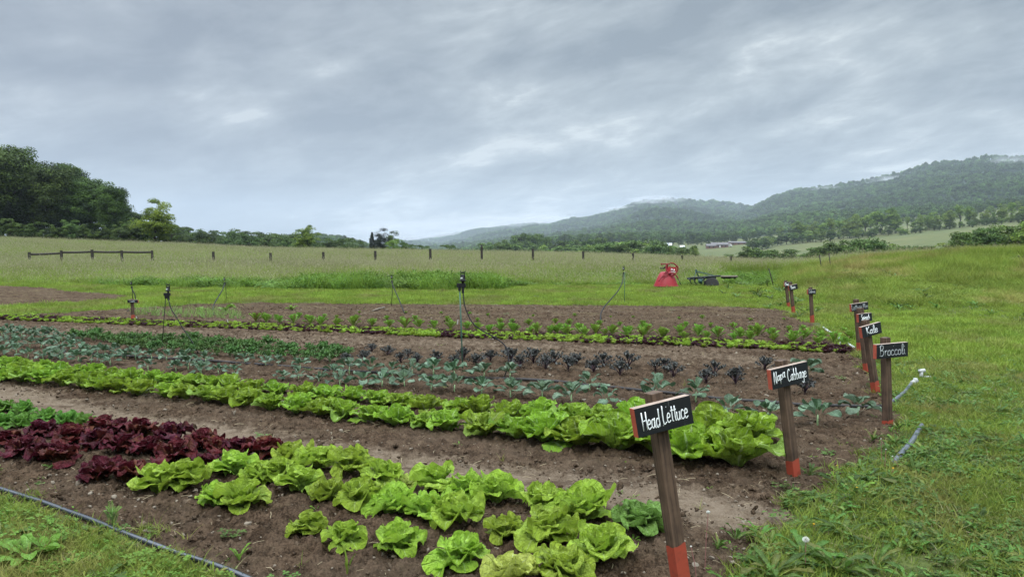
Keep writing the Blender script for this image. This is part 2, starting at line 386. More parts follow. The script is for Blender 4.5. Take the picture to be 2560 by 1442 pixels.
M_drip = paint('dull_pipe', (.030, .029, .030), .7, wear=.3, spec=.25, wcol=(.075, .058, .045))
M_white = paint('white_plastic', (.42, .43, .41), .45, wear=.1, wcol=(.42, .41, .38))
M_pvc = paint('weathered_pvc', (.50, .53, .52), .5, wear=.25, wcol=(.25, .25, .22))
M_fence = woodmat('old_fence_wood', (.020, .016, .013), (.060, .050, .042), sc_=.5)
M_bark = woodmat('bark', (.022, .017, .013), (.06, .048, .036), sc_=.12)
M_machred = paint('red_machine_paint', (.27, .012, .018), .42, wear=.12, scale=5, wcol=(.30, .02, .022))
M_machdk = paint('dark_red_paint', (.20, .008, .014), .45, wear=.2, scale=8)
M_plow = paint('green_blue_old_paint', (.030, .075, .070), .55, wear=.3, scale=6, wcol=(.05, .04, .03))
M_plowdk = paint('dark_greasy_steel', (.014, .019, .018), .5, wear=.2, scale=9)
M_plank = woodmat('grey_plank', (.13, .11, .085), (.26, .22, .17), vert=False)
M_rubber = paint('tyre_rubber', (.035, .035, .035), .8, wear=.2, wcol=(.09, .075, .06))

# ground materials
def soilmat():
    m, nt = newmat('garden_soil'); P = nd(nt, 'ShaderNodeNewGeometry').outputs['Position']
    n0 = noise(nt, P, 1.1, 4.0, .6); n1 = noise(nt, P, 9.0, 6.0, .68); n2 = noise(nt, P, 70.0, 4.0, .7); n3 = noise(nt, P, 260.0, 2.0, .6)
    pth = attr(nt, 'rnd').outputs['Fac']
    f = math_(nt, 'ADD', math_(nt, 'MULTIPLY', n1, .5), math_(nt, 'MULTIPLY', n2, .5))
    dk = mixc(nt, mrange(nt, f, .38, .64), (.021, .0132, .0084), (.118, .078, .050))
    dk = mixc(nt, mrange(nt, n0, .35, .7, 0, .5), dk, (.108, .078, .054))
    lt = mixc(nt, mrange(nt, f, .36, .66), (.115, .082, .055), (.200, .155, .112))
    c = mixc(nt, mrange(nt, math_(nt, 'ADD', pth, math_(nt, 'MULTIPLY', math_(nt, 'SUBTRACT', n1, .5), .9)), .25, .85), dk, lt)
    # bits of straw, pale grit
    sp = mrange(nt, n3, .70, .76); c = mixc(nt, math_(nt, 'MULTIPLY', sp, .5), c, (.24, .20, .15))
    res = noise(nt, nd(nt, 'ShaderNodeMapping', {'Vector': P, 'Rotation': (0, 0, R(-14)), 'Scale': (.5, 3.2, 1)}).outputs[0], 1.6, 6.0, .7)
    yy = nd(nt, 'ShaderNodeSeparateXYZ', {0: P}).outputs[1]
    c = mixc(nt, math_(nt, 'MULTIPLY', mrange(nt, res, .50, .64), mrange(nt, yy, 12.0, 18, .08, .50)), c, (.150, .122, .066))
    c = mixc(nt, math_(nt, 'MULTIPLY', mrange(nt, res, .46, .36), .6), c, (.034, .020, .012))
    h = math_(nt, 'ADD', math_(nt, 'MULTIPLY', n2, 1.0), math_(nt, 'MULTIPLY', n1, 1.0))
    finish(nt, c, 1.0, h, .9, .02, spec=.02); return m
M_soil = soilmat()
def earthmat(name, a, b, c3, sc_):
    m, nt = newmat(name); P = nd(nt, 'ShaderNodeNewGeometry').outputs['Position']
    n0 = noise(nt, P, sc_, 5.0, .6); n1 = noise(nt, P, sc_ * 14, 4.0, .65); n2 = noise(nt, P, sc_ * 60, 3.0, .65)
    c = mixc(nt, mrange(nt, n1, .35, .65), a, b); c = mixc(nt, mrange(nt, n0, .42, .68, 0, .8), c, c3)
    c = mixc(nt, mrange(nt, n2, .3, .7, 0, .4), c, a)
    finish(nt, c, .95, math_(nt, 'ADD', n1, n2), .8, .03, spec=.15); return m
M_turf = earthmat('turf', (.042, .058, .014), (.085, .105, .026), (.105, .095, .045), .5)
M_field = earthmat('valley_grass', (.068, .082, .028), (.095, .108, .038), (.130, .125, .050), .012)
M_forestfloor = earthmat('forest_floor', (.020, .035, .016), (.032, .052, .022), (.028, .046, .02), .01)

# ------------------------------------------------------------------ the ground
def grid_mesh(us, rs, name, mat, zoff=0.0, zf=None):
    U, Rr = np.meshgrid(us, rs); X = (U - 1280) / F * Rr
    Zz = (zf or Tur)(U, Rr) + zoff
    V = np.stack([X.ravel(), Rr.ravel(), Zz.ravel()], 1); nu = len(us)
    i = np.arange(len(rs) - 1)[:, None] * nu + np.arange(nu - 1)[None]
    Q = np.stack([i, i + 1, i + nu + 1, i + nu], -1).reshape(-1, 4)
    return V, Q, U, Rr
us = np.concatenate([[-20000, -9000, -4500, -2600, -1600, -1100, -800, -600, -450], np.arange(-330, 2890, 3.2), [3000, 3200, 3600, 4200, 5200, 7500, 12000, 22000]])
rs = np.concatenate([[1.6, 2.2], np.geomspace(2.8, 27, 600), np.geomspace(27.5, 130, 110)])
def near_z(U, Rr):
    x = (U - 1280) / F * Rr; y = Rr; z = Tur(U, Rr)
    ins = inpoly(x, y, SOIL) | inpoly(x, y, SOIL2)
    al, ac = x * .962 - y * .27, x * .27 + y * .962          # along and across the planted rows
    c1 = fbm(x * 9, y * 9, 21, 4, .62); c2 = fbm(x * 38, y * 38, 33, 3, .6)
    rid = fbm(al * .5, ac * 5.5, 41, 4, .6)
    pth = np.exp(-(dpoly(x, y, PATH) / .33) ** 2); trk = np.exp(-(dpoly(x, y, TRACK) / .8) ** 2)
    calm = 1 - .72 * pth
    fade = np.clip(1.3 - Rr / 40, .3, 1)
    zs = (np.abs(c1 - .5) * .15 + (c2 - .5) * .040) * calm * fade + (rid - .5) * (.04 + .11 * trk) - .035 * pth - .03
    zg = (fbm(x * 3, y * 3, 61, 3) - .5) * .05
    return z + np.where(ins, zs + .02, zg), ins, pth, trk, c1
U_, R_ = np.meshgrid(us, rs); Zn, ins, pth, trk, c1 = near_z(U_, R_)
Xn = (U_ - 1280) / F * R_
V = np.stack([Xn.ravel(), R_.ravel(), Zn.ravel()], 1); nu = len(us)
i0 = np.arange(len(rs) - 1)[:, None] * nu + np.arange(nu - 1)[None]
Q = np.stack([i0, i0 + 1, i0 + nu + 1, i0 + nu], -1).reshape(-1, 4)
fin = ins.ravel()[Q].sum(1) >= 2
s2 = (R_ > 12.2) & (Xn < 6)
pa = np.clip(pth * .95 + trk * .28 + .22 * fbm(Xn * .7, R_ * 2.2, 71) + np.where(R_ > 9, .12, 0), 0, 1).ravel()
def sub(Vv, Qq, rr, name, mat):
    used = np.unique(Qq); mp = np.full(len(Vv), -1); mp[used] = np.arange(len(used))
    mb = MB(); mb.add(Vv[used], Q=mp[Qq], rnd=rr[used]); return mb.build(name, mat)
cy = V[Q].mean(1)[:, :2]
insB = inpoly(cy[:, 0], cy[:, 1], SOIL2)
tag(sub(V, Q[fin & ~insB], pa, 'garden_soil', M_soil), kind='structure')
tag(sub(V, Q[fin & insB], pa, 'tilled_soil', M_soil), kind='structure')
mb = MB(); qg = Q[~fin]; used = np.unique(qg); mp = np.full(len(V), -1); mp[used] = np.arange(len(used))
mb.add(V[used], Q=mp[qg], rnd=.5)
k = nu; mb.add([[-300, -300, 0], [300, -300, 0], [300, 1.6, 0], [-300, 1.6, 0]], Q=[[0, 1, 2, 3]])
tag(mb.build('ground', M_turf), kind='structure')
# fields behind the crest and the hills
us2 = np.concatenate([[-20000, -6000, -3000, -1600], np.arange(-1000, 3600, 20), [4200, 5200, 7500, 12000, 22000]])
V2, Q2, _, _ = grid_mesh(us2, np.geomspace(128, 860, 90), 'fields', M_field, zoff=-.12)
mb = MB(); mb.add(V2, Q=Q2); tag(mb.build('valley_fields', M_field), kind='structure')
V2, Q2, _, _ = grid_mesh(np.concatenate([[-20000, -6000, -3000], np.arange(-1600, 3600, 12), [4500, 7500, 12000, 22000]]), np.geomspace(840, 7500, 150), 'hills', M_forestfloor, zoff=-.3)
mb = MB(); mb.add(V2, Q=Q2); tag(mb.build('hills', M_forestfloor), kind='structure')

# ------------------------------------------------------------------ leaves and plants
def leaf(mb, L, W, az, e0, e1, r0=0.0, z0=0.0, cup=.2, ruf=.0, rk=3.0, ns=9, nt_=7, wexp=.75, tipw=.5, pet=0.0, petw=.05, roll=0.0, twist=0.0, crk=0.0, ph=None, m=0, rnd=None, org=(0, 0, 0), lobes=0, lobed=0.0, bend=1.0, fr=0.0):
    """one leaf: L long, W wide, leaving the stem at azimuth az, its slope turning from e0 at the base to e1 at the tip"""
    q_ = np.linspace(0, 1, ns); s = 1 - (1 - q_) ** 1.45; t = np.sin(np.linspace(-1, 1, nt_) * 1.45) / math.sin(1.45)
    e = e0 + (e1 - e0) * s ** bend
    ds = L * np.diff(s); rr = r0 + np.concatenate([[0], np.cumsum(np.cos(e[:-1]) * ds)]); zz = z0 + np.concatenate([[0], np.cumsum(np.sin(e[:-1]) * ds)])
    sb = np.clip((s - pet) / (1 - pet + 1e-9), 0, 1)
    wd = W * .5 * (np.maximum(sb, 0) ** wexp * (1 - sb ** 4) ** tipw) * 1.18 + petw * L * .5 * (1 - sb)
    if lobes: wd = wd * (1 - lobed * (0.5 + 0.5 * np.cos(sb * lobes * 2 * np.pi)) * (sb > 0))
    ph = random.uniform(0, 6.28) if ph is None else ph
    S, Tt = np.meshgrid(s, t, indexing='ij'); Wd = wd[:, None]; E = e[:, None]
    cupz = cup * (Tt ** 2) * Wd + ruf * L * (np.abs(Tt) ** 1.6) * (np.sin(rk * 6.28 * S + ph + Tt * 1.3) + .5 * np.sin(rk * 11.7 * S - ph + Tt * 2.1)) * np.clip(sb * 3, 0, 1)[:, None]
    if fr: cupz = cupz + fr * L * np.abs(Tt) ** 3 * np.sin(rk * 40 * S + ph * 3 + Tt) * np.clip(sb * 3, 0, 1)[:, None]
    if crk: cupz = cupz + crk * L * (vnoise(S * 9 + ph * 3, Tt * 4 + ph, 5) - .5) * np.clip(sb * 2, 0, 1)[:, None]
    lat = Tt * Wd * (1 - .18 * cup * np.abs(Tt))
    x = rr[:, None] - np.sin(E) * cupz; z = zz[:, None] + np.cos(E) * cupz; y = lat + twist * (S ** 2) * L
    ca, sa = math.cos(az), math.sin(az)
    V = np.stack([x * ca - y * sa + org[0], x * sa + y * ca + org[1], z + org[2]], -1).reshape(-1, 3)
    i = np.arange(ns - 1)[:, None] * nt_ + np.arange(nt_ - 1)[None]
    Q = np.stack([i, i + nt_, i + nt_ + 1, i + 1], -1).reshape(-1, 4)
    mb.add(V, Q=Q, uv=np.stack([(Tt * .5 + .5).ravel(), S.ravel()], 1), rnd=random.random() if rnd is None else rnd, m=m)
U = random.uniform
GA = 2.39996
def ground_clip(mb, z=0.004):
    for a in mb.v: a[:, 2] = np.where(a[:, 2] < z, z + (a[:, 2] - z) * .12, a[:, 2])

def lettuce(dia=.32, h=.17, n=19, up=1.0, col=None):
    mb = MB()
    for k in range(n):
        f = k / (n - 1)                                    # 0 outer, 1 heart
        L = dia * .5 * (1.38 - .42 * f) * U(.85, 1.15); W = L * U(.92, 1.3)
        e0 = R(46 + 38 * f + U(-12, 12)) * up; e1 = R(-56 + 114 * f + U(-34, 30))
        leaf(mb, L, W, k * GA + U(-.4, .4), e0, e1, r0=.012, z0=.012 + f * h * .1, cup=.4 - .1 * f + U(-.6, .5), ruf=.05 + U(0, .05), rk=U(1.0, 1.8),
             ns=19, nt_=11, fr=.016, wexp=.6, tipw=.5, crk=.14, rnd=min(1, max(0, .65 - .6 * f + U(-.2, .25))), twist=U(-.2, .2), bend=1.25)
    ground_clip(mb); return mb
def redlettuce(dia=.30, h=.2, n=22):
    mb = MB()
    for k in range(n):
        f = k / (n - 1); L = dia * .5 * (1.45 - .42 * f) * U(.85, 1.12); W = L * U(.75, 1.05)
        leaf(mb, L, W, k * GA + U(-.3, .3), R(52 + 34 * f + U(-10, 10)), R(-36 + 96 * f + U(-25, 22)), r0=.012, z0=.01, cup=U(-.5, .6), ruf=.05 + U(0, .04), rk=U(1.3, 2.3),
             ns=19, nt_=9, fr=.014, wexp=.6, tipw=.5, crk=.14, rnd=U(0, 1), twist=U(-.2, .2))
    ground_clip(mb); return mb
def napa(dia=.46, h=.26, n=17):
    mb = MB()
    for k in range(n):
        f = k / (n - 1); L = (h * 1.3) * U(.85, 1.12) * (1 - .2 * f); W = L * U(.66, .9)
        leaf(mb, L, W, k * GA + U(-.4, .4), R(44 + 42 * f + U(-14, 12)), R(-20 + 88 * f + U(-22, 20)), r0=.02, z0=.0, cup=U(-.2, .7), ruf=.035 + U(0, .035), rk=U(1.8, 3.2),
             ns=19, nt_=11, fr=.012, wexp=.72, tipw=.45, pet=.04, petw=.16, crk=.12, rnd=min(1, max(0, .75 - .75 * f + U(-.25, .3))), bend=1.3, twist=U(-.25, .25))
    ground_clip(mb); return mb
def broccoli(h=.26, n=9, w=1.0):
    st, lv = MB(), MB(); hs = h * .42
    addtube(st, [(0, 0, -.02), (.004, 0, hs * .5), (0, .004, hs)], [.009, .008, .005], 7)
    for k in range(n):
        f = k / (n - 1); L = h * U(.82, 1.05) * (1 - .35 * f) * w
        leaf(lv, L, L * U(.5, .72), k * GA + U(-.5, .5), R(50 + 28 * f + U(-12, 12)), R(-60 + 80 * f + U(-30, 30)), r0=.004, z0=hs * (.25 + .7 * f), cup=U(-.3, .8), ruf=.03 + U(0, .03), rk=U(1.2, 2.2),
             ns=12, nt_=7, wexp=.55, tipw=.55, pet=.40, petw=.018, crk=.10, bend=1.6, twist=U(-.3, .3), rnd=U(0, 1))
    ground_clip(lv); return st, lv
def kale(h=.22, n=14, frill=.09):
    st, lv = MB(), MB(); hs = h * .35
    addtube(st, [(0, 0, -.02), (.003, 0, hs)], [.007, .005], 6)
    for k in range(n):
        f = k / (n - 1); L = h * U(.75, 1.0) * (1 - .25 * f); az = k * GA + U(-.3, .3); e0 = R(48 + 34 * f + U(-10, 10)); e1 = R(10 + 50 * f + U(-25, 15)); z0 = hs * (.3 + .6 * f)
        addtube(st, [(math.cos(az) * .004, math.sin(az) * .004, z0), (math.cos(az) * math.cos(e0) * L * .5, math.sin(az) * math.cos(e0) * L * .5, z0 + math.sin(e0) * L * .5)], [.004, .0025], 5)
        leaf(lv, L, L * U(.42, .6), az, e0, e1, r0=.004, z0=z0, cup=.3, ruf=frill, rk=U(4, 6), ns=17, nt_=7, wexp=.6, tipw=.5, pet=.40, petw=.02, crk=.1, lobes=5, lobed=.35, rnd=U(0, 1))
    ground_clip(lv); return st, lv
def beet(h=.17, n=12, narrow=.50):
    mb = MB()
    for k in range(n):
        f = k / (n - 1); L = h * U(.85, 1.1)
        leaf(mb, L, L * narrow * U(.85, 1.15), k * GA + U(-.3, .3), R(50 + 34 * f + U(-8, 8)), R(18 + 50 * f + U(-20, 15)), r0=.004, z0=0, cup=.5, ruf=.02, rk=2.5, ns=9, nt_=5, wexp=.8, tipw=.5, pet=.25, petw=.04, crk=.04, rnd=U(0, 1))
    return mb
ML_lettuce = leafmat('lettuce_leaf', (.29, .42, .08), (.275, .40, .035), (.39, .50, .15), old=(.40, .45, .10), rough=.50, ribw=.06, veins=6, vstr=.24, trans=.34, mott=.5, spec=.22, hue=.18)
ML_lettuce2 = leafmat('dark_lettuce_leaf', (.21, .34, .09), (.14, .27, .05), (.32, .44, .2), old=(.2, .33, .1), rough=.4, veins=6, vstr=.25)
ML_yellow = leafmat('wilted_lettuce_leaf', (.45, .50, .14), (.40, .45, .08), (.5, .55, .3), rough=.5, veins=6, vstr=.2)
ML_red = leafmat('red_lettuce_leaf', (.055, .034, .010), (.070, .0065, .013), (.09, .018, .026), old=(.085, .028, .012), rough=.5, ribw=.05, veins=5, vstr=.25, trans=.14, mott=.8, spec=.15, hue=.2)
ML_napa = leafmat('napa_leaf', (.28, .40, .06), (.205, .325, .020), (.42, .53, .22), old=(.20, .32, .06), rough=.50, ribw=.10, veins=8, vstr=.30, trans=.32, mott=.5, spec=.22, hue=.16)
ML_broc = leafmat('broccoli_leaf', (.058, .118, .036), (.058, .108, .052), (.18, .26, .15), old=(.19, .27, .18), rough=.42, ribw=.05, veins=6, vstr=.30, trans=.2, spec=.4, mott=.5)
ML_brocst = paint('broccoli_stalk', (.24, .36, .17), .5, wear=.1)
ML_kale = leafmat('purple_kale_leaf', (.055, .052, .050), (.062, .066, .058), (.10, .05, .08), rough=.55, ribw=.05, veins=6, vstr=.2, trans=.08, mott=.6)
ML_kalest = paint('purple_kale_stalk', (.045, .022, .040), .5, wear=.1)
ML_curly = leafmat('curly_kale_leaf', (.085, .16, .035), (.070, .145, .030), (.14, .24, .1), rough=.5, ribw=.05, veins=6, vstr=.2, trans=.15, mott=.6)
ML_beet = leafmat('beet_leaf', (.20, .32, .04), (.155, .29, .032), (.25, .30, .08), rough=.42, ribw=.07, veins=6, vstr=.3, trans=.25, old=(.13, .05, .03))
ML_weed = leafmat('weed_leaf', (.11, .19, .035), (.070, .155, .020), (.17, .27, .09), rough=.4, ribw=.06, veins=7, vstr=.3, trans=.25, old=(.15, .14, .03), hue=.40)
ML_weedlight = leafmat('young_weed_leaf', (.16, .27, .04), (.15, .27, .03), (.22, .34, .10), rough=.4, ribw=.05, veins=7, vstr=.3, trans=.3)

WORD = ['first', 'second', 'third', 'fourth', 'fifth', 'sixth', 'seventh', 'eighth', 'ninth', 'tenth', 'eleventh', 'twelfth']
def nth(i):
    if i < 12: return WORD[i]
    i += 1; return f"{i}{'th' if 10 < i % 100 < 14 else {1: 'st', 2: 'nd', 3: 'rd'}.get(i % 10, 'th')}"
def protos_of(fn, nvar, name, mats):
    out = []
    for k in range(nvar):
        r = fn()
        out.append([x.mesh(name if i == 0 else 'p', m) for i, (x, m) in enumerate(zip(r if isinstance(r, tuple) else (r,), mats))])
    return out
def soil_z(x, y):
    return float(Txy(x, y)) - .012
def plant_row(name, pts, protos, partnames, cat, group, label, scale=(.9, 1.1), sizes=None, tilt=4):
    """pts: ground points; each plant is a thing of its own, labelled by its place in the row from the right"""
    order = sorted(range(len(pts)), key=lambda i: -pts[i][0] / pts[i][1])
    for rank, i in enumerate(order):
        p = pts[i]; pr = protos[random.randrange(len(protos))]; s = U(*scale) * (sizes[i] if sizes is not None else 1)
        if len(partnames) == 1:
            root = bpy.data.objects.new(name, pr[0]); COL.objects.link(root)
        else:
            root = bpy.data.objects.new(name, None); COL.objects.link(root); root.empty_display_size = .1
            for me, pn in zip(pr, partnames):
                c = bpy.data.objects.new(pn, me); COL.objects.link(c); c.parent = root
        root.location = (p[0], p[1], soil_z(p[0], p[1])); root.scale = (s, s, s * U(.92, 1.08))
        root.rotation_euler = (R(U(-tilt, tilt)), R(U(-tilt, tilt)), U(0, 6.28))
        tag(root, label.format(nth(rank)), cat, group)
def along(px, step, jit=.03, off=0.0, start=0.0):
    P = np.array([G(u, v) for u, v in px]); d = np.concatenate([[0], np.cumsum(np.linalg.norm(np.diff(P[:, :2], axis=0), axis=1))])
    out = []; s = start
    while s < d[-1]:
        x = np.interp(s, d, P[:, 0]); y = np.interp(s, d, P[:, 1]); x2 = np.interp(s + .3, d, P[:, 0]); y2 = np.interp(s + .3, d, P[:, 1])
        n = np.array([-(y2 - y), x2 - x]); n = n / (np.linalg.norm(n) + 1e-9)
        out.append((x + n[0] * off + U(-jit, jit), y + n[1] * off + U(-jit, jit), 0)); s += step * U(.9, 1.1)
    return out

# green head lettuce, each head where it stands: (u, v of its foot, width in px)
P_let = protos_of(lettuce, 10, 'head_lettuce', [ML_lettuce])
rowsL = [('front', [(773, 1350, 98), (862, 1385, 112), (1000, 1408, 132), (1153, 1444, 150), (1411, 1475, 150), (1500, 1432, 165)]),
         ('second', [(749, 1248, 115), (823, 1272, 100), (905, 1292, 130), (988, 1308, 118), (1067, 1322, 118), (1146, 1340, 138), (1267, 1368, 112), (1367, 1388, 148)]),
         ('back', [(737, 1178, 100), (795, 1192, 105), (876, 1204, 115), (1089, 1250, 118), (1168, 1264, 108), (1243, 1284, 132), (1355, 1302, 125), (1464, 1330, 150)]),
         ('left end', [(400, 1248, 120), (465, 1240, 118), (540, 1288, 110), (612, 1296, 125), (588, 1208, 110), (650, 1222, 95), (700, 1218, 100)])]
def heads(rows, protos, name, cat, group, lab, base=.395, zs=1.1):
    for rn, lst in rows:
        order = sorted(lst, key=lambda a: -a[0])
        for rank, (u, v, wpx) in enumerate(order):
            p = G(u, v - wpx * .20); s = wpx / F * p[1] / base * 1.06
            o = bpy.data.objects.new(name, protos[random.randrange(len(protos))][0]); COL.objects.link(o)
            o.location = (p[0], p[1], soil_z(*p[:2])); o.scale = (s, s, s * U(.98, 1.12) * zs); o.rotation_euler = (R(U(-5, 5)), R(U(-5, 5)), U(0, 6.28))
            tag(o, lab.format(nth(rank), rn), cat, group)
heads(rowsL, P_let, 'head_lettuce', 'lettuce', 'bright green head lettuces in the near bed', 'bright green head lettuce, {} from the right in the {} row of its bed')
for (u, v, wpx, mt, lb, nm) in [(1598, 1350, 118, ML_lettuce2, 'darker green tight lettuce head standing alone left of the red based post', 'head_lettuce'),
                                (958, 1222, 82, ML_lettuce, 'small pale lettuce head alone in the gap of the back row', 'head_lettuce'),
                                (1018, 1222, 38, ML_yellow, 'tiny yellow lettuce seedling beside the small pale head', 'head_lettuce'),
                                (1280, 1478, 110, ML_yellow, 'wilted yellow lettuce with folded leaves at the bottom edge', 'head_lettuce')]:
    me = lettuce(n=22 if wpx > 60 else 8).mesh(nm, mt); p = G(u, v - wpx * .2); s = wpx / F * p[1] / .30
    o = bpy.data.objects.new(nm, me); COL.objects.link(o); o.location = (p[0], p[1], soil_z(*p[:2])); o.scale = (s, s, s * 1.05)
    tag(o, lb, 'lettuce')
P_red = protos_of(redlettuce, 8, 'red_lettuce', [ML_red])
rowsR = [('front', [(18, 1140, 90), (62, 1160, 95), (110, 1172, 90), (158, 1180, 95), (252, 1222, 100), (322, 1226, 110)]),
         ('middle', [(110, 1118, 95), (183, 1128, 95), (250, 1140, 95), (305, 1150, 95), (366, 1160, 100), (440, 1176, 108), (510, 1196, 90), (586, 1186, 80), (285, 1180, 60)]),
         ('back', [(256, 1100, 90), (300, 1106, 85), (352, 1114, 95), (435, 1124, 95), (503, 1142, 100), (600, 1156, 95), (662, 1166, 112), (545, 1150, 80)])]
heads(rowsR, P_red, 'red_lettuce', 'lettuce', 'dark red lettuces in the near bed', 'dark red leafy lettuce, {} from the right in the {} row of its bed', .39, 1.15)
rowsS = [('front', [(5, 1082, 62), (50, 1086, 66), (98, 1090, 60)]), ('back', [(12, 1048, 62), (60, 1050, 60), (118, 1070, 62), (165, 1078, 64), (210, 1084, 62), (236, 1090, 50)])]
P_l2 = protos_of(lambda: lettuce(n=16), 3, 'green_lettuce', [leafmat('mid_lettuce_leaf', (.17, .31, .07), (.11, .25, .03), (.28, .42, .15), rough=.4, veins=6, vstr=.2)])
heads(rowsS, P_l2, 'green_lettuce', 'lettuce', 'mid green lettuces behind the red ones', 'mid green flat lettuce behind the red ones, {} from the right in the {} row')
# napa cabbage: a double row
P_napa = protos_of(napa, 10, 'napa_cabbage', [ML_napa])
rowF = [(1840, 1160), (1560, 1125), (1200, 1085), (900, 1050), (600, 1010), (350, 986), (100, 960), (-20, 949), (-260, 926)]
rowB = [(1868, 1110), (1560, 1076), (1200, 1040), (900, 1006), (600, 980), (260, 948), (60, 930), (-60, 920), (-260, 902)]
for px, rn, sz in ((rowF, 'front', 1.0), (rowB, 'back', .96)):
    pts = along(px, .30, .035); r0 = [1.32 - .50 * min(1, i / 9) for i in range(len(pts))]
    plant_row('napa_cabbage', pts, P_napa, ['leaves'], 'cabbage', 'napa cabbages in a long double row', 'open leafy napa cabbage, {} from the right in the ' + rn + ' row of the long band', (.72, .90), [a * sz for a in r0])
# broccoli
P_bro = protos_of(broccoli, 9, 'leaves', [ML_brocst, ML_broc])
bf = [(849, 968), (907, 968), (956, 968), (1011, 971), (1078, 978), (1136, 982), (1203, 989), (1276, 996), (1356, 1000), (1429, 1010), (1514, 1017), (1820, 1052), (1920, 1052), (2045, 1060), (2145, 1035), (797, 958), (746, 949), (706, 951)]
bb = [(835, 940), (874, 936), (926, 933), (980, 943), (1032, 940), (1085, 940), (1137, 948), (1211, 947), (1275, 947), (1475, 978), (1640, 1000), (1740, 1005), (2016, 945), (664, 917), (696, 913), (751, 922), (612, 908)]
for lst, rn in ((bf, 'front'), (bb, 'back')):
    pts = [tuple(G(u, v)) for u, v in lst]; sz = [1.05 if 1600 < u else (.88 if u > 840 else .66) for u, v in lst]
    plant_row('broccoli_plant', pts, P_bro, ['stalk', 'leaves'], 'broccoli', 'broccoli plants beside the black pipe', 'blue green broccoli plant, {} from the right in the ' + rn + ' row of its bed', (.9, 1.12), sz)
bl = [(586, 940), (546, 936), (504, 936), (471, 925), (440, 928), (370, 926), (499, 931), (276, 915), (253, 912), (230, 908), (197, 908), (152, 905), (131, 900), (108, 903), (70, 900), (42, 892), (12, 893), (-30, 888)]
bl2 = [(515, 910), (460, 905), (417, 903), (380, 900), (340, 900), (314, 898), (281, 889), (262, 890), (244, 887), (222, 889), (206, 887), (178, 882), (150, 880), (131, 877), (103, 875), (75, 874), (45, 872), (15, 869), (-15, 866)]
bl3 = [(5, 846), (30, 848), (55, 849), (80, 851), (105, 853), (130, 852), (155, 856), (178, 858), (-20, 844), (20, 838), (50, 840), (85, 842), (120, 845)]
for lst, rn in ((bl, 'nearer'), (bl2, 'middle'), (bl3, 'farthest')):
    plant_row('broccoli_plant', [tuple(G(u, v)) for u, v in lst], P_bro, ['stalk', 'leaves'], 'broccoli', 'small broccoli plants at the far left', 'small broccoli plant at the left edge, {} from the right in the ' + rn + ' row', (.8, 1.1), [.80] * len(lst))
# purple kale and curly kale
P_kal = protos_of(kale, 8, 'leaves', [ML_kalest, ML_kale])
k1 = [(1137, 913), (1190, 916), (1301, 920), (1365, 924), (1420, 927), (1485, 934), (1550, 938), (1638, 929), (1683, 943), (1766, 960), (1839, 960), (2012, 981), (1092, 908), (1043, 908), (1002, 908), (911, 906), (867, 905)]
k2 = [(1226, 905), (1278, 908), (1334, 910), (1386, 910), (1442, 912), (1508, 917), (1571, 920), (1660, 926), (1787, 938), (1912, 925), (969, 890), (930, 882), (1020, 893), (1160, 900)]
for lst, rn in ((k1, 'front'), (k2, 'back')):
    plant_row('purple_kale', [tuple(G(u, v)) for u, v in lst], P_kal, ['stalks', 'leaves'], 'kale', 'dark purple kale plants', 'dark purple kale plant, {} from the right in the ' + rn + ' row', (.85, 1.25), [.95 if u > 1240 else .78 for u, v in lst])
P_cur = protos_of(lambda: kale(h=.18, n=18, frill=.11), 5, 'leaves', [ML_brocst, ML_curly])
for px, rn in (([(830, 905), (600, 893), (400, 880), (280, 868)], 'front'), ([(870, 892), (700, 884), (500, 872), (300, 858), (180, 852)], 'middle'), ([(840, 882), (600, 868), (400, 856), (200, 846)], 'back')):
    plant_row('curly_kale', along(px, .21 if rn != 'back' else .24, .05), P_cur, ['stalks', 'leaves'], 'kale', 'curly green kale plants in a dense bed', 'bushy green curly kale, {} from the right in the ' + rn + ' row of its bed', (.8, 1.2))
# beets behind the salad strip
P_be = protos_of(beet, 5, 'beet_plant', [ML_beet])
be1 = [(2125, 848), (2085, 852), (2055, 846), (2010, 844), (1985, 848), (1930, 842), (1895, 838), (1850, 843), (1795, 842), (1745, 840), (1700, 838), (1660, 842), (1615, 836), (1575, 834), (1530, 836), (1490, 835), (1450, 832), (1415, 834)]
plant_row('beet_plant', [tuple(G(u, v)) for u, v in be1], P_be, ['leaves'], 'beet', 'beet plants behind the salad strip', 'leafy beet plant, {} from the right in the row behind the salad strip', (1.05, 1.4))
plant_row('beet_plant', along([(2105, 858), (1900, 848), (1700, 845), (1400, 836), (1200, 829)], .36, .07), P_be, ['leaves'], 'beet', 'beet plants hugging the salad strip', 'leafy beet plant close against the salad strip, {} from the right', (.8, 1.15))
plant_row('beet_plant', along([(1385, 832), (1200, 826), (1000, 818), (800, 812), (620, 803)], .34, .07), P_be, ['leaves'], 'beet', 'beet plants behind the salad strip, left part', 'leafy beet plant left of the tall hose, {} from the right in its row', (.95, 1.3))
plant_row('beet_seedling', along([(2100, 832), (1980, 822), (1700, 818), (1400, 812), (1100, 803), (800, 797), (650, 792)], .40, .2), P_be, ['leaves'], 'beet', 'sparse beet seedlings', 'small sparse beet seedling, {} from the right in the thin middle row', (.5, .85))
plant_row('spinach_seedling', along([(1960, 800), (1700, 796), (1300, 790), (900, 784)], .8, .25), P_be, ['leaves'], 'spinach', 'tiny seedlings in the far bed', 'tiny seedling, {} from the right in the thin far row', (.35, .6))

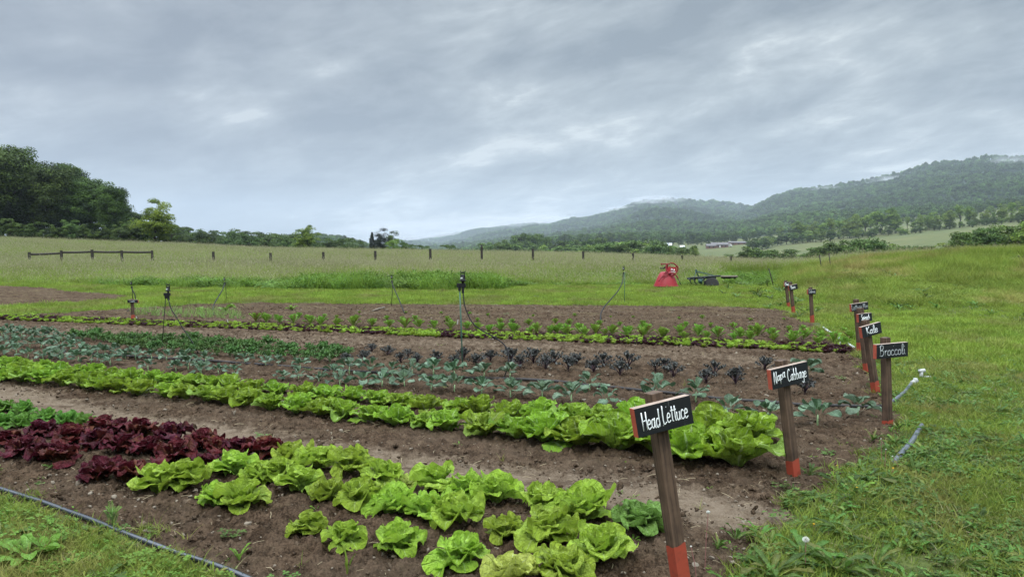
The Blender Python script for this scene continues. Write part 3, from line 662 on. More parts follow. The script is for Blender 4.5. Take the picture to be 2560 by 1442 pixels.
# ------------------------------------------------------------------ scattering (uncountable ground cover)
def scatter(name, pts, protos, rz=None, scl=None, idx=None, tilt=.12, squash=None, label=None, cat=None, kind='stuff'):
    pts = np.asarray(pts, float); n = len(pts)
    if n == 0: return
    me = bpy.data.meshes.new(name); me.vertices.add(n); me.vertices.foreach_set('co', pts.astype(np.float32).ravel())
    rot = np.stack([rng.normal(0, tilt, n), rng.normal(0, tilt, n), rng.uniform(0, 6.28, n) if rz is None else rz], 1)
    s = np.ones(n) if scl is None else np.asarray(scl)
    S3 = np.stack([s, s, s * (1 if squash is None else squash)], 1)
    idx = rng.integers(0, len(protos), n) if idx is None else idx
    for nm, ty, dat, key in (('rot', 'FLOAT_VECTOR', rot, 'vector'), ('scl', 'FLOAT_VECTOR', S3, 'vector'), ('pick', 'INT', idx, 'value')):
        a = me.attributes.new(nm, ty, 'POINT'); a.data.foreach_set(key, np.asarray(dat, np.float32 if ty != 'INT' else np.int32).ravel())
    o = bpy.data.objects.new(name, me); COL.objects.link(o)
    c = bpy.data.collections.new(name + '_kinds')
    for i, p in enumerate(protos): p.name = f"{name}_{i:02d}"; c.objects.link(p)
    g = bpy.data.node_groups.new(name, 'GeometryNodeTree')
    g.interface.new_socket('Geometry', in_out='INPUT', socket_type='NodeSocketGeometry'); g.interface.new_socket('Geometry', in_out='OUTPUT', socket_type='NodeSocketGeometry')
    gi = g.nodes.new('NodeGroupInput'); go = g.nodes.new('NodeGroupOutput')
    ci = g.nodes.new('GeometryNodeCollectionInfo'); ci.inputs['Collection'].default_value = c; ci.inputs['Separate Children'].default_value = True; ci.inputs['Reset Children'].default_value = True
    ip = g.nodes.new('GeometryNodeInstanceOnPoints'); ip.inputs['Pick Instance'].default_value = True
    def na(nm, ty):
        n_ = g.nodes.new('GeometryNodeInputNamedAttribute'); n_.data_type = ty; n_.inputs['Name'].default_value = nm; return n_.outputs['Attribute']
    g.links.new(gi.outputs[0], ip.inputs['Points']); g.links.new(ci.outputs[0], ip.inputs['Instance'])
    g.links.new(na('pick', 'INT'), ip.inputs['Instance Index'])
    e2r = g.nodes.new('FunctionNodeEulerToRotation'); g.links.new(na('rot', 'FLOAT_VECTOR'), e2r.inputs[0]); g.links.new(e2r.outputs[0], ip.inputs['Rotation'])
    g.links.new(na('scl', 'FLOAT_VECTOR'), ip.inputs['Scale']); g.links.new(ip.outputs[0], go.inputs[0])
    md = o.modifiers.new('scatter', 'NODES'); md.node_group = g
    return tag(o, label, cat, kind=kind)

def blades(n, rad, h, wd, bend=.5, seed=0, lean=.3, hv=.35, head=None):
    """n curved grass blades in a patch of radius rad, as one mesh"""
    rg = np.random.default_rng(seed); mb = MB()
    r = rad * np.sqrt(rg.random(n)); a = rg.random(n) * 6.28; bx, by = r * np.cos(a), r * np.sin(a)
    H = h * (1 + hv * rg.normal(size=n)).clip(.35, 1.8); az = rg.random(n) * 6.28; ln = lean * rg.random(n); W = wd * (.7 + .6 * rg.random(n))
    fa = rg.random(n) * 6.28; K = 4; ss = np.linspace(0, 1, K)
    off = (ln[:, None] * ss + bend * (rg.random(n)[:, None]) * ss ** 2) * H[:, None]
    zz = H[:, None] * (ss - .25 * bend * ss ** 2)
    cx = bx[:, None] + off * np.cos(az)[:, None]; cy_ = by[:, None] + off * np.sin(az)[:, None]
    w_ = W[:, None] * (1 - ss ** 2 * .92) / 2
    L = np.stack([cx - w_ * np.cos(fa)[:, None], cy_ - w_ * np.sin(fa)[:, None], zz], -1); Rr = np.stack([cx + w_ * np.cos(fa)[:, None], cy_ + w_ * np.sin(fa)[:, None], zz], -1)
    V = np.stack([L, Rr], 2).reshape(-1, 3)            # n, K, 2
    b = (np.arange(n) * K * 2)[:, None] + (np.arange(K - 1) * 2)[None]
    Q = np.stack([b, b + 1, b + 3, b + 2], -1).reshape(-1, 4)
    rn = np.repeat(rg.random(n), K * 2)
    mb.add(V, Q=Q, rnd=rn)
    if head:
        k = int(n * head[0]); hl = head[1]; hw = head[2]
        top = np.stack([cx[:k, -1], cy_[:k, -1], zz[:k, -1]], 1)
        for sgn in (0, 1):
            d = np.stack([np.cos(fa[:k] + sgn * 1.57) * hw, np.sin(fa[:k] + sgn * 1.57) * hw, np.zeros(k)], 1)
            lean_ = np.stack([np.cos(az[:k]), np.sin(az[:k]), np.zeros(k)], 1) * hl * .4; upv = np.array([0, 0, 1.0]) * hl
            V = np.stack([top - upv * .4, top + d + upv * .1, top + upv * .7 + lean_, top - d + upv * .1], 1).reshape(-1, 3)
            mb.add(V, Q=(np.arange(k) * 4)[:, None] + np.arange(4)[None], rnd=np.repeat(rg.random(k), 4), m=1)
    return mb
def proto(mb, mats): return mb.build('p', mats, link=False)
MG_lawn = folmat('lawn_blade', (.125, .200, .024), (.245, .320, .048), .3, hue=.3, pos=.8, tan=(.20, .19, .06))
MG_mound = folmat('mound_blade', (.115, .175, .026), (.250, .295, .050), .3, hue=.45, pos=.5, tan=(.29, .215, .090))
MG_mead = folmat('meadow_blade', (.160, .225, .038), (.275, .330, .072), .42, hue=.3, pos=.11, tan=(.285, .275, .125))
MG_head = folmat('meadow_seedhead', (.30, .28, .17), (.40, .37, .24), .2, hue=.3)
MG_green = folmat('lush_blade', (.10, .185, .022), (.185, .28, .040), .3, hue=.3, pos=.5)
MG_dry = folmat('clippings', (.16, .14, .06), (.26, .24, .12), .1, hue=.3)
MG_near = folmat('near_grass_blade', (.095, .150, .022), (.215, .265, .045), .3, hue=.35, pos=1.5, tan=(.22, .19, .06))
MG_onion = folmat('onion_blade', (.15, .24, .06), (.24, .34, .10), .3)

def sample(r0, r1, u0, u1, dens, ratio=1.06):
    """random points in the fan between columns u0, u1 and distances r0, r1; dens(r) per square metre"""
    out = []; r = r0
    while r < r1:
        r2 = min(r * ratio, r1); A = (u1 - u0) / F * (r2 * r2 - r * r) / 2; n = rng.poisson(A * dens((r + r2) / 2))
        rr = np.sqrt(rng.uniform(r * r, r2 * r2, n)); uu = rng.uniform(u0, u1, n); out.append(np.stack([(uu - 1280) / F * rr, rr], 1)); r = r2
    P = np.concatenate(out); return P
def lift(P, dz=0.0): return np.column_stack([P, Txy(P[:, 0], P[:, 1]) + dz])
def outside(P, margin=0.0):
    j = (vn := vnoise(P[:, 0] * 6, P[:, 1] * 6, 9) - .5) * .22
    x, y = P[:, 0] + j, P[:, 1] + (vnoise(P[:, 0] * 5, P[:, 1] * 5, 19) - .5) * .25
    return ~(inpoly(x, y, SOIL) | inpoly(x, y, SOIL2))
MOUND = lambda P: np.interp(1280 + P[:, 0] / P[:, 1] * F, MU, MZ) * sstep(15.5, 29, P[:, 1])

def rosette(n, L, W, seed, e0=20, e1=-25, lob=0, lobd=0.0):
    random.seed(seed); mb = MB()
    for k in range(n):
        leaf(mb, L * U(.6, 1.15), W * U(.7, 1.2), k * GA + U(-.4, .4), R(e0 + U(-12, 25)), R(e1 + U(-20, 20)), r0=.004, z0=.003, cup=U(0, .6), ruf=.02, rk=2, ns=9, nt_=5, wexp=.9, tipw=.6, pet=.12, petw=.06, crk=.03, lobes=lob, lobed=lobd)
    ground_clip(mb); return mb
# mown lawn, near part and far part
SM = [proto(blades(34, .10, .050, .0045, .8, k, .5), MG_near) for k in range(4)] + [proto(blades(26, .10, .038, .004, 1.2, 30 + k, .9), MG_dry) for k in range(1)]
LG = [proto(blades(170, .30, .060, .009, .7, 10 + k, .5), MG_lawn) for k in range(5)]
MD = [proto(blades(190, .34, .20, .010, .7, 20 + k, .5, .45), MG_mound) for k in range(4)]
P = sample(3.0, 9.5, -200, 3400, lambda r: 520 if r < 5.5 else (380 if r < 7 else 240)); P = P[outside(P)]
near = (P[:, 1] < 5.2) | (P[:, 0] / P[:, 1] > .3)
P = P[near]; thin = vnoise(P[:, 0] * 2.2, P[:, 1] * 2.2, 77); keep = rng.random(len(P)) < np.where(P[:, 1] < 7, .40 + .6 * sstep(.3, .55, thin), 1)
P = P[keep]
PIPE = [G(u, v)[:2] for u, v in [(-420, 1118), (-40, 1222), (216, 1305), (430, 1385), (600, 1446), (720, 1500)]]
P = P[dpoly(P[:, 0], P[:, 1], PIPE) > .07]
scatter('lawn_grass_near', lift(P, -.005), SM, scl=rng.uniform(.7, 1.35, len(P)), idx=np.where(rng.random(len(P)) < .16, 4, rng.integers(0, 4, len(P))), label='short mown grass and clippings beside the beds', cat='grass')
P = sample(9.2, 31, -500, 3300, lambda r: 34 if r < 14 else 20); P = P[outside(P)]
brush = (P[:, 1] > 27.5)
m = MOUND(P); isM = m > .16
mown = P[~isM & (P[:, 1] < 29.5)]
scatter('lawn_grass', lift(mown, -.01), LG, scl=rng.uniform(.75, 1.2, len(mown)), label='mown lawn strip around the garden beds', cat='grass')
P2 = sample(15, 40, 1750, 3300, lambda r: 17); P2 = P2[(MOUND(P2) > .12) & outside(P2)]
hgt = .30 + .55 * vnoise(P2[:, 0] * 1.6, P2[:, 1] * 1.2, 8) ** 1.5 + 1.1 * sstep(.3, .7, vnoise(P2[:, 0] * .5, P2[:, 1] * .35, 3)) * sstep(18, 27, P2[:, 1])
scatter('mound_grass', lift(P2, -.01), MD, scl=rng.uniform(.8, 1.15, len(P2)), squash=hgt, label='rough yellow green grass over the low mound', cat='grass')

WT = [proto(rosette(12, .22, .05, 700 + k, 55, -10, 4, .25), ML_weed) for k in range(3)]
Pm = sample(15, 30, 1800, 3000, lambda r: .8); Pm = Pm[outside(Pm)]
scatter('mound_weeds', lift(Pm, -.01), WT, scl=rng.uniform(.6, 1.5, len(Pm)), label='scattered broad leaved weeds over the mound and lawn', cat='weeds')
# tall meadow
TM = [proto(blades(120, .45, .56, .012, .45, 40 + k, .35, .22, head=(.22, .09, .010)), [MG_mead, MG_head]) for k in range(5)]
P = sample(29.5, 118, -300, 2900, lambda r: 6.5 if r < 50 else (4.2 if r < 75 else 3.0)); u_ = 1280 + P[:, 0] / P[:, 1] * F
P = P[(P[:, 1] < 104) | (u_ < 700)]; u_ = 1280 + P[:, 0] / P[:, 1] * F
P = P[~((u_ > 1780) & (P[:, 1] < 44))]
sc_ = rng.uniform(.85, 1.15, len(P)) * np.where(P[:, 1] > 60, 1.25, 1.0)
grow = sstep(28.5, 36, P[:, 1]) * .55 + .45
scatter('meadow_grass', lift(P, -.03), TM, scl=sc_, squash=grow * rng.uniform(.85, 1.1, len(P)) * np.where(P[:, 1] > 60, .85, 1), label='tall olive meadow grass with purplish seed heads', cat='grass')
# lush green weeds in front of the meadow
def weedclump(n=26, h=.4, rad=.22, L=.11, W=.05, seed=0, mat=None):
    random.seed(seed); mb = MB()
    for k in range(n):
        a, r = U(0, 6.28), rad * math.sqrt(U(0, 1)); x, y = r * math.cos(a), r * math.sin(a); z = h * U(.15, 1) * (1 - .4 * (r / rad) ** 2)
        leaf(mb, L * U(.7, 1.3), W * U(.7, 1.3), U(0, 6.28), R(U(0, 60)), R(U(-50, 20)), z0=0, ns=4, nt_=3, wexp=.6, tipw=.7, cup=.4, org=(x, y, z))
    return proto(mb, mat)
MW_bush = folmat('brush_leaf', (.050, .105, .014), (.135, .215, .030), .3, hue=.35, pos=.4)
WC = [weedclump(110, .55, .40, .13, .05, k, MW_bush) for k in range(4)] + [proto(blades(120, .4, .48, .014, .5, 60 + k, .4), MG_green) for k in range(2)]
P = sample(25.5, 33.5, -400, 1330, lambda r: 9); u_ = 1280 + P[:, 0] / P[:, 1] * F
front = np.interp(u_, [-400, 0, 200, 330, 500, 700, 900, 1100, 1240, 1330], [31, 30.5, 30, 28.0, 27.2, 26.4, 26.0, 25.9, 26.1, 29])
P = P[(P[:, 1] > front)]; u_ = 1280 + P[:, 0] / P[:, 1] * F
hh = np.interp(u_, [-400, 200, 250, 500, 740, 760, 1230, 1290], [.34, .34, .46, .55, .55, .85, .90, .35]) * np.where(P[:, 1] > 31, .8, 1)
dip = .7 + .5 * vnoise(u_ / 60, P[:, 1] * .4, 8)
scatter('undergrowth', lift(P, -.02), WC, scl=rng.uniform(.8, 1.15, len(P)), squash=hh * dip, label='lush green weeds along the foot of the meadow', cat='weeds')
P = sample(28.5, 36, 1290, 1960, lambda r: 7); hh = .5 * sstep(29, 33, P[:, 1]) + .22
scatter('undergrowth_low', lift(P, -.02), [weedclump(90, .5, .40, .11, .05, 90 + k, MW_bush) for k in range(2)] + [proto(blades(110, .4, .5, .014, .5, 95, .4), MG_green)], squash=hh * rng.uniform(.8, 1.2, len(P)), label='low green weeds around the farm machines', cat='weeds')

# broad-leaved weeds in the near lawn
def clover(seed):
    random.seed(seed); mb = MB()
    for k in range(16):
        a, r, z = U(0, 6.28), .07 * math.sqrt(U(0, 1)), U(.012, .045); x, y = r * math.cos(a), r * math.sin(a); b = U(0, 6.28)
        for j in range(3): leaf(mb, .017, .015, b + j * 2.09, R(U(0, 25)), R(U(-20, 10)), ns=4, nt_=3, wexp=.5, tipw=.4, cup=.2, org=(x, y, z))
    return mb
RO = [proto(rosette(11, .085, .024, 100 + k), ML_weed) for k in range(3)] + [proto(rosette(9, .11, .034, 110 + k, 28, -20, 4, .4), ML_weed) for k in range(3)] + [proto(clover(120 + k), ML_weed) for k in range(4)]
P = sample(3.0, 10.5, 1700, 3400, lambda r: 210 if r < 6 else 95); P = P[outside(P)]
P = P[rng.random(len(P)) < .35 + .65 * sstep(.3, .6, vnoise(P[:, 0] * 1.7 + 5, P[:, 1] * 1.7, 55))]
scatter('ground_weeds', lift(P, -.004), RO, scl=rng.uniform(.6, 1.35, len(P)), tilt=.2, label='low broad leaved weeds growing in the lawn', cat='weeds')
P = sample(2.9, 5.3, -300, 900, lambda r: 520); P = P[outside(P)]; P = P[dpoly(P[:, 0], P[:, 1], PIPE) > .045]
ML_moss = leafmat('yellow_weed_leaf', (.22, .27, .05), (.24, .28, .04), (.3, .34, .10), rough=.5, ribw=.05, veins=7, vstr=.2, trans=.3, old=(.25, .20, .06))
RO2 = [proto(rosette(9, .055, .010, 200 + k, 55, 0), ML_moss) for k in range(3)] + [proto(clover(220 + k), ML_weedlight) for k in range(2)] + [proto(blades(30, .07, .07, .004, .9, 230 + k, .8), MG_near) for k in range(2)]
scatter('ground_weeds_corner', lift(P, -.004), RO2, scl=rng.uniform(.5, 1.3, len(P)), tilt=.25, label='fine yellowish weeds between the pipe and the bottom corner', cat='weeds')
# stray seedlings, straw and clods on the bare soil
Ps = sample(3.2, 21, -200, 2400, lambda r: 30 if r < 6 else (12 if r < 10 else 5)); Ps = Ps[inpoly(Ps[:, 0], Ps[:, 1], SOIL)]
edge = dpoly(Ps[:, 0], Ps[:, 1], SOIL + SOIL[:1])
k_ = rng.random(len(Ps)) < np.exp(-edge / .25) * .9 + .06
Pw = Ps[k_]
SD = [proto(rosette(5, .035, .012, 300 + k, 30, -10), ML_weedlight) for k in range(3)] + [proto(clover(310), ML_weed), proto(blades(6, .02, .06, .004, .8, 311, .7), MG_near)]
scatter('seedling_weeds', lift(Pw, -.008), SD, scl=rng.uniform(.5, 1.4, len(Pw)), label='tiny weed seedlings dotted over the bare soil', cat='weeds')
def clod(seed):
    rg = np.random.default_rng(seed); bm = bmesh.new(); bmesh.ops.create_icosphere(bm, subdivisions=2, radius=1.0)
    for v in bm.verts:
        c = v.co; f = 1 + .35 * math.sin(c.x * 3.1 + seed) * math.cos(c.y * 2.7 + seed * 2) + .2 * rg.normal(); v.co = Vector((c.x * f, c.y * f * .8, c.z * f * .55))
    bm.verts.index_update(); mb = MB(); mb.add([v.co[:] for v in bm.verts], P=[[v.index for v in f.verts] for f in bm.faces], rnd=U(0, .6)); bm.free(); return mb
M_grit = paint('pale_grit', (.20, .165, .125), .9, wear=.3, scale=60, spec=.05)
CD_ = [proto(clod(k), M_soil) for k in range(5)] + [proto(clod(20 + k), M_grit) for k in range(3)]
Pc = sample(3.0, 20, -250, 2500, lambda r: 900 if r < 5.5 else (420 if r < 9 else 120)); Pc = Pc[inpoly(Pc[:, 0], Pc[:, 1], SOIL)]
dp = dpoly(Pc[:, 0], Pc[:, 1], PATH); Pc = Pc[rng.random(len(Pc)) > .8 * np.exp(-(dp / .3) ** 2)]
sz = np.minimum(.0048 * np.exp(rng.normal(0, .65, len(Pc))) * np.where(Pc[:, 1] > 9, 1.5, 1.0), .026)
zc = lift(Pc, .006)
zi = np.where(rng.random(len(Pc)) < .12, rng.integers(5, 8, len(Pc)), rng.integers(0, 5, len(Pc)))
scatter('soil_clods', zc, CD_, scl=sz, idx=zi, tilt=.4, label='crumbs and clods of brown earth on the beds', cat='soil')
straw = MB(); V_, Q_, cp = tube_vf([(-.03, 0, 0), (0, .003, .004), (.03, 0, .001)], .0011, 4); straw.add(V_, Q=Q_)
M_straw = paint('straw', (.36, .29, .18), .8, wear=.2)
Pt = sample(3.2, 12, 0, 2500, lambda r: 22 if r < 7 else 9)
scatter('straw_bits', lift(Pt, .012), [proto(straw, M_straw)], scl=rng.uniform(.5, 1.5, len(Pt)), tilt=.15, label='dry straw bits lying on soil and grass', cat='straw')

# taller weeds spilling over the soil's edge on the right
Pe = sample(3.4, 8.5, 1780, 2400, lambda r: 45); de = dpoly(Pe[:, 0], Pe[:, 1], SOIL[10:25]); Pe = Pe[(de < .26) & (rng.random(len(Pe)) < .9 * np.exp(-(de / .15) ** 2) * sstep(.3, .6, vnoise(Pe[:, 0] * 3, Pe[:, 1] * 3, 91)))]
TW = [proto(rosette(10, .10, .022, 330 + k, 50, -10, 4, .3), ML_weed) for k in range(2)] + [proto(rosette(9, .08, .03, 340, 40, -20), ML_weedlight), proto(blades(22, .05, .07, .0045, .9, 341, .7), MG_near), proto(blades(14, .04, .05, .003, .9, 342, .9), MG_dry)]
scatter('edge_weeds', lift(Pe, -.006), TW, scl=rng.uniform(.6, 1.4, len(Pe)), tilt=.2, label='ragged taller weeds along the right edge of the soil', cat='weeds')
# salad strip (sown as one dense band)
def salad(seed, mat):
    random.seed(seed); mb = MB()
    for k in range(12):
        L = .062 * U(.6, 1.2); leaf(mb, L, L * .8, k * GA, R(45 + k * 3), R(-10 + k * 5), r0=.003, cup=.4, ruf=.06, rk=2.5, ns=5, nt_=5, wexp=.6, tipw=.4)
    return proto(mb, mat)
ML_sal = leafmat('salad_leaf', (.25, .35, .045), (.22, .32, .03), (.4, .5, .15), rough=.5, veins=4, vstr=.15, hue=.35)
ML_salr = leafmat('red_salad_leaf', (.06, .035, .02), (.045, .012, .018), (.1, .03, .04), rough=.35, veins=4, vstr=.15, hue=.2)
SA = [salad(400 + k, ML_sal) for k in range(3)] + [salad(410 + k, ML_salr) for k in range(2)]
strip = [(2118, 872), (1900, 864), (1700, 858), (1400, 848), (1200, 840), (1000, 833), (800, 825), (600, 818), (400, 811), (200, 805), (0, 799), (-200, 793)]
pts = []
for off in (-.42, -.34, -.26, -.18, -.10, -.02, .06, .14, .22, .30): pts += along(strip, .085, .03, off)
pts = np.array(pts); patch = vnoise(pts[:, 0] * 2.0 + pts[:, 1], pts[:, 1] * .7, 66)
redf = rng.random(len(pts)) < np.where(patch > .55, .60, .30)
idx = np.where(redf, rng.integers(3, 5, len(pts)), rng.integers(0, 3, len(pts)))
scatter('salad_mix', lift(pts[:, :2], -.01), SA, idx=idx, scl=rng.uniform(.85, 1.4, len(pts)), label='dense sown strip of yellow green and red salad leaves', cat='salad leaves')
on = np.array(along([(610, 797), (500, 793), (400, 790), (330, 787)], .12, .03) + along([(600, 789), (450, 784), (330, 780)], .12, .05) + along([(580, 784), (430, 779)], .14, .06))
scatter('young_leeks', lift(on[:, :2], -.01), [proto(blades(14, .04, .17, .010, .5, 500 + k, .35), MG_onion) for k in range(3)], scl=rng.uniform(.75, 1.05, len(on)), label='thin young leeks in a pale green strip', cat='leeks')
on = np.array(along([(900, 868), (1200, 872), (1700, 893), (2000, 905)], .22, .22))
scatter('sown_sprouts', lift(on[:, :2], -.01), SD[:2], scl=rng.uniform(.5, 1.1, len(on)), label='scattered light sprouts on the track behind the kale', cat='weeds')

# weeds that stand out one by one
def single(mb, mat, u, v, name, label, cat, s=1.0, rz=0.0, group=None, dz=-.006):
    o = mb.build(name, mat); p = G(u, v); o.location = (p[0], p[1], float(Txy(p[0], p[1])) + dz); o.scale = (s, s, s); o.rotation_euler = (0, 0, rz); return tag(o, label, cat, group)
def bigweed(n, L, W, seed, e0=45, e1=0): return rosette(n, L, W, seed, e0, e1)
single(bigweed(11, .20, .085, 601, 40, -10), ML_weedlight, 70, 1400, 'broadleaf_weed', 'large broad leaved weed at the left edge below the pipe', 'weed', 1.0)
single(bigweed(4, .19, .10, 602, 60, 30), ML_weedlight, 120, 1392, 'broadleaf_weed', 'two big upright light green leaves right of the large weed', 'weed', .8, 1.2)
single(bigweed(12, .16, .05, 603, 30, -20), ML_weed, 260, 1462, 'broadleaf_weed', 'dark green flat weed at the bottom edge below the pipe', 'weed')
single(bigweed(9, .13, .06, 604, 35, -10), ML_weed, 20, 1345, 'broadleaf_weed', 'leafy weed at the left edge just below the pipe', 'weed')
def ferny(seed, h):
    random.seed(seed); mb = MB()
    for k in range(16):
        a, z = k * GA, h * (.25 + .045 * k); L = h * U(.35, .55); el = R(U(25, 65))
        for j in range(9):
            f = j / 8; x, y, zz = math.cos(a) * math.cos(el) * L * f, math.sin(a) * math.cos(el) * L * f, z * .8 + math.sin(el) * L * f
            for sg in (-1, 1): leaf(mb, .028 * (1.1 - f * .5), .007, a + sg * 1.0, R(25), R(10), ns=3, nt_=3, org=(x, y, zz))
    addtube(mb, [(0, 0, 0), (.004, 0, h * .9)], [.004, .002], 5); return mb
single(ferny(611, .13), ML_weedlight, 281, 1320, 'feathery_weed', 'feathery light green weed standing by the black pipe', 'weed', 1.0)
single(bigweed(6, .10, .018, 612, 65, 20), ML_weedlight, 598, 1398, 'grass_sprout', 'pale sprout with narrow leaves on soil below the lettuces', 'weed')
single(bigweed(3, .14, .016, 613, 75, 55), MG_green, 868, 1432, 'grass_blade_tuft', 'tall green blades at the foot of the front lettuces', 'grass tuft')
for i, (u, v, s, n) in enumerate([(2010, 1395, 1.0, 14), (1930, 1442, 1.05, 14), (2110, 1340, .9, 12), (2085, 1430, 1.1, 14), (2190, 1415, .8, 10)]):
    single(rosette(n, .20, .055, 620 + i, 45, -15, 4, .35), ML_weed, u, v, 'dandelion_plant', ['jagged dandelion rosette in the middle of the lower right weed clump', 'dark dandelion rosette at the bottom left of the weed clump', 'upright dandelion leaves at the back of the weed clump', 'large dandelion rosette at the bottom of the weed clump', 'smaller dandelion rosette at the right of the weed clump'][i], 'weed', s, i * 1.1)
single(rosette(13, .23, .07, 640, 28, -25, 5, .35), ML_weed, 2170, 1196, 'dandelion_plant', 'dark spreading dandelion leaves at the end of the grey hose', 'weed', 1.0, .5)
for i, (u, v) in enumerate([(2330, 1085), (2400, 1010), (2370, 1120), (2480, 960), (2420, 935), (2330, 925)]):
    single(rosette(11, .15, .05, 650 + i, 40, -15, 4, .3), ML_weed, u, v, 'dandelion_plant', f'leafy tuft in the lawn right of the signs, {nth(i)} counted from the hose end', 'weed', .9, i)
ML_fl = paint('dandelion_yellow', (.75, .42, .02), .6, wear=.1); ML_seed = paint('seed_fluff', (.62, .62, .55), .9, wear=.1); ML_stem = paint('reddish_stem', (.26, .11, .10), .6, wear=.2)
def flower(u, v, h, label, kind='yellow', lean=(0, 0), r=.011):
    p = G(u, v); t = thing('dandelion_' + ('flower' if kind == 'yellow' else 'seedhead'), (p[0], p[1], float(Txy(p[0], p[1]))), label, 'dandelion flower' if kind == 'yellow' else 'dandelion seed head')
    a = MB(); addtube(a, catmull([(0, 0, 0), (lean[0] * .3, lean[1] * .3, h * .5), (lean[0], lean[1], h)]), .0018, 5); a.build('stem', ML_stem, t)
    b = MB()
    if kind == 'yellow':
        for k in range(22): leaf(b, r * 1.3, r * .35, k * GA, R(60 - k * 0), R(10 + k * 2), ns=3, nt_=3, org=(lean[0], lean[1], h))
        b.build('petals', ML_fl, t)
    else:
        for k in range(70):
            z = 1 - 2 * (k + .5) / 70; q = math.sqrt(1 - z * z); d = np.array([q * math.cos(k * GA), q * math.sin(k * GA), z * .8 + .2]); c0 = np.array([lean[0], lean[1], h])
            addtube(b, [c0 + d * r * .3, c0 + d * r * 1.5], [.0004, .0013], 3)
        b.build('fluff', ML_seed, t)
flower(2093, 1176, .04, 'small yellow dandelion flower on soil right of the second sign')
flower(2232, 1186, .05, 'yellow dandelion flower below the grey hose end')
flower(2142, 1232, .04, 'orange closed dandelion flower above the lower weed clump')
flower(2034, 1330, .05, 'small orange dandelion bud at the left of the weed clump', r=.009)
flower(2290, 1300, .03, 'pale yellow flower in the mown weeds at the right')
flower(2013, 1425, .16, 'fluffy white dandelion seed head in the weed clump', 'seed', (.0, .0), .012)
flower(1762, 1430, .30, 'thin red stalk with a white tip beside the nearest sign', 'seed', (.012, .0), .006)
flower(1742, 1470, .20, 'pale bare dandelion stalk at the foot of the nearest sign', 'seed', (-.03, .0), .003)
for i, (u, v, h, lx) in enumerate([(2204, 1160, .20, -.01), (2212, 1170, .15, .004), (2248, 1178, .12, -.05)]):
    flower(u, v, h, ['tall pink weed stalk left of the grey hose', 'short pink weed stalk beside the tall one', 'leaning pink stalk crossing the grey hose'][i], 'seed', (lx, 0), .003)

# ------------------------------------------------------------------ hand lettering
LET = {
 'H': (.52, [[(0, 1), (.05, 0)], [(.42, 1), (.46, 0)], [(.02, .5), (.44, .54)]]),
 'e': (.42, [[(.03, .26), (.3, .3), (.29, .46), (.16, .52), (.03, .35), (.03, .12), (.16, 0), (.38, .1)]]),
 'a': (.50, [[(.31, .40), (.18, .5), (.04, .36), (.04, .12), (.15, .02), (.27, .12), (.32, .34)], [(.35, .56), (.345, .14), (.46, -.02)]]),
 'd': (.46, [[(.3, .42), (.15, .48), (.02, .3), (.06, .05), (.2, 0), (.32, .16)], [(.34, 1), (.34, .5), (.38, 0)]]),
 'L': (.44, [[(0, 1), (.04, .02), (.38, .06)]]),
 't': (.32, [[(.15, .85), (.16, .1), (.28, .02)], [(.0, .6), (.31, .64)]]),
 'u': (.46, [[(.02, .48), (.04, .1), (.16, 0), (.3, .15), (.32, .48), (.33, .1), (.42, .0)]]),
 'c': (.40, [[(.32, .42), (.18, .52), (.03, .35), (.04, .1), (.2, 0), (.36, .1)]]),
 'N': (.52, [[(0, 0), (.05, 1), (.38, .02), (.42, 1)]]),
 'p': (.42, [[(.05, .5), (.03, -.4)], [(.04, .35), (.18, .52), (.32, .38), (.26, .08), (.05, .05)]]),
 'C': (.54, [[(.42, .85), (.28, 1), (.08, .8), (.02, .4), (.12, .08), (.3, 0), (.46, .12)]]),
 'b': (.42, [[(.03, 1), (.04, .02)], [(.04, .3), (.18, .5), (.32, .34), (.26, .05), (.05, .02)]]),
 'g': (.44, [[(.3, .42), (.16, .5), (.03, .35), (.06, .1), (.2, .05), (.3, .2)], [(.32, .5), (.33, -.2), (.2, -.42), (.02, -.3)]]),
 'B': (.54, [[(.06, .98), (.05, 0)], [(-.04, .88), (.2, 1.02), (.38, .85), (.3, .6), (.08, .53), (.36, .45), (.42, .2), (.25, 0), (-.02, .05)]]),
 'r': (.32, [[(.04, .5), (.06, 0)], [(.06, .3), (.16, .48), (.3, .46)]]),
 'o': (.40, [[(.2, .5), (.05, .38), (.03, .12), (.17, 0), (.32, .12), (.32, .38), (.2, .5), (.38, .42)]]),
 'l': (.28, [[(.05, .1), (.2, .7), (.18, 1), (.08, .9), (.08, .2), (.18, 0), (.28, .1)]]),
 'i': (.24, [[(.06, .48), (.07, .1), (.2, .02)], [(.06, .72), (.09, .78)]]),
 'K': (.52, [[(.04, 1), (.08, 0)], [(.45, 1), (.1, .5), (.5, .0)]]),
 'S': (.46, [[(.36, .85), (.2, 1), (.04, .8), (.12, .56), (.32, .42), (.34, .12), (.16, 0), (.0, .12)]]),
 'n': (.42, [[(.04, .5), (.05, 0)], [(.05, .3), (.2, .5), (.3, .38), (.34, 0)]]),
 'h': (.42, [[(.04, 1), (.05, 0)], [(.05, .3), (.2, .5), (.3, .38), (.34, 0)]]),
 'M': (.68, [[(0, 0), (.1, 1), (.28, .2), (.46, 1), (.58, 0)]]),
 'x': (.38, [[(.02, .5), (.3, 0)], [(.3, .5), (0, 0)]]),
 's': (.30, [[(.24, .45), (.1, .5), (.04, .36), (.22, .2), (.16, .02), (0, .06)]]),
 'k': (.38, [[(.04, 1), (.05, 0)], [(.3, .5), (.06, .22), (.34, 0)]]), ' ': (.30, [])}
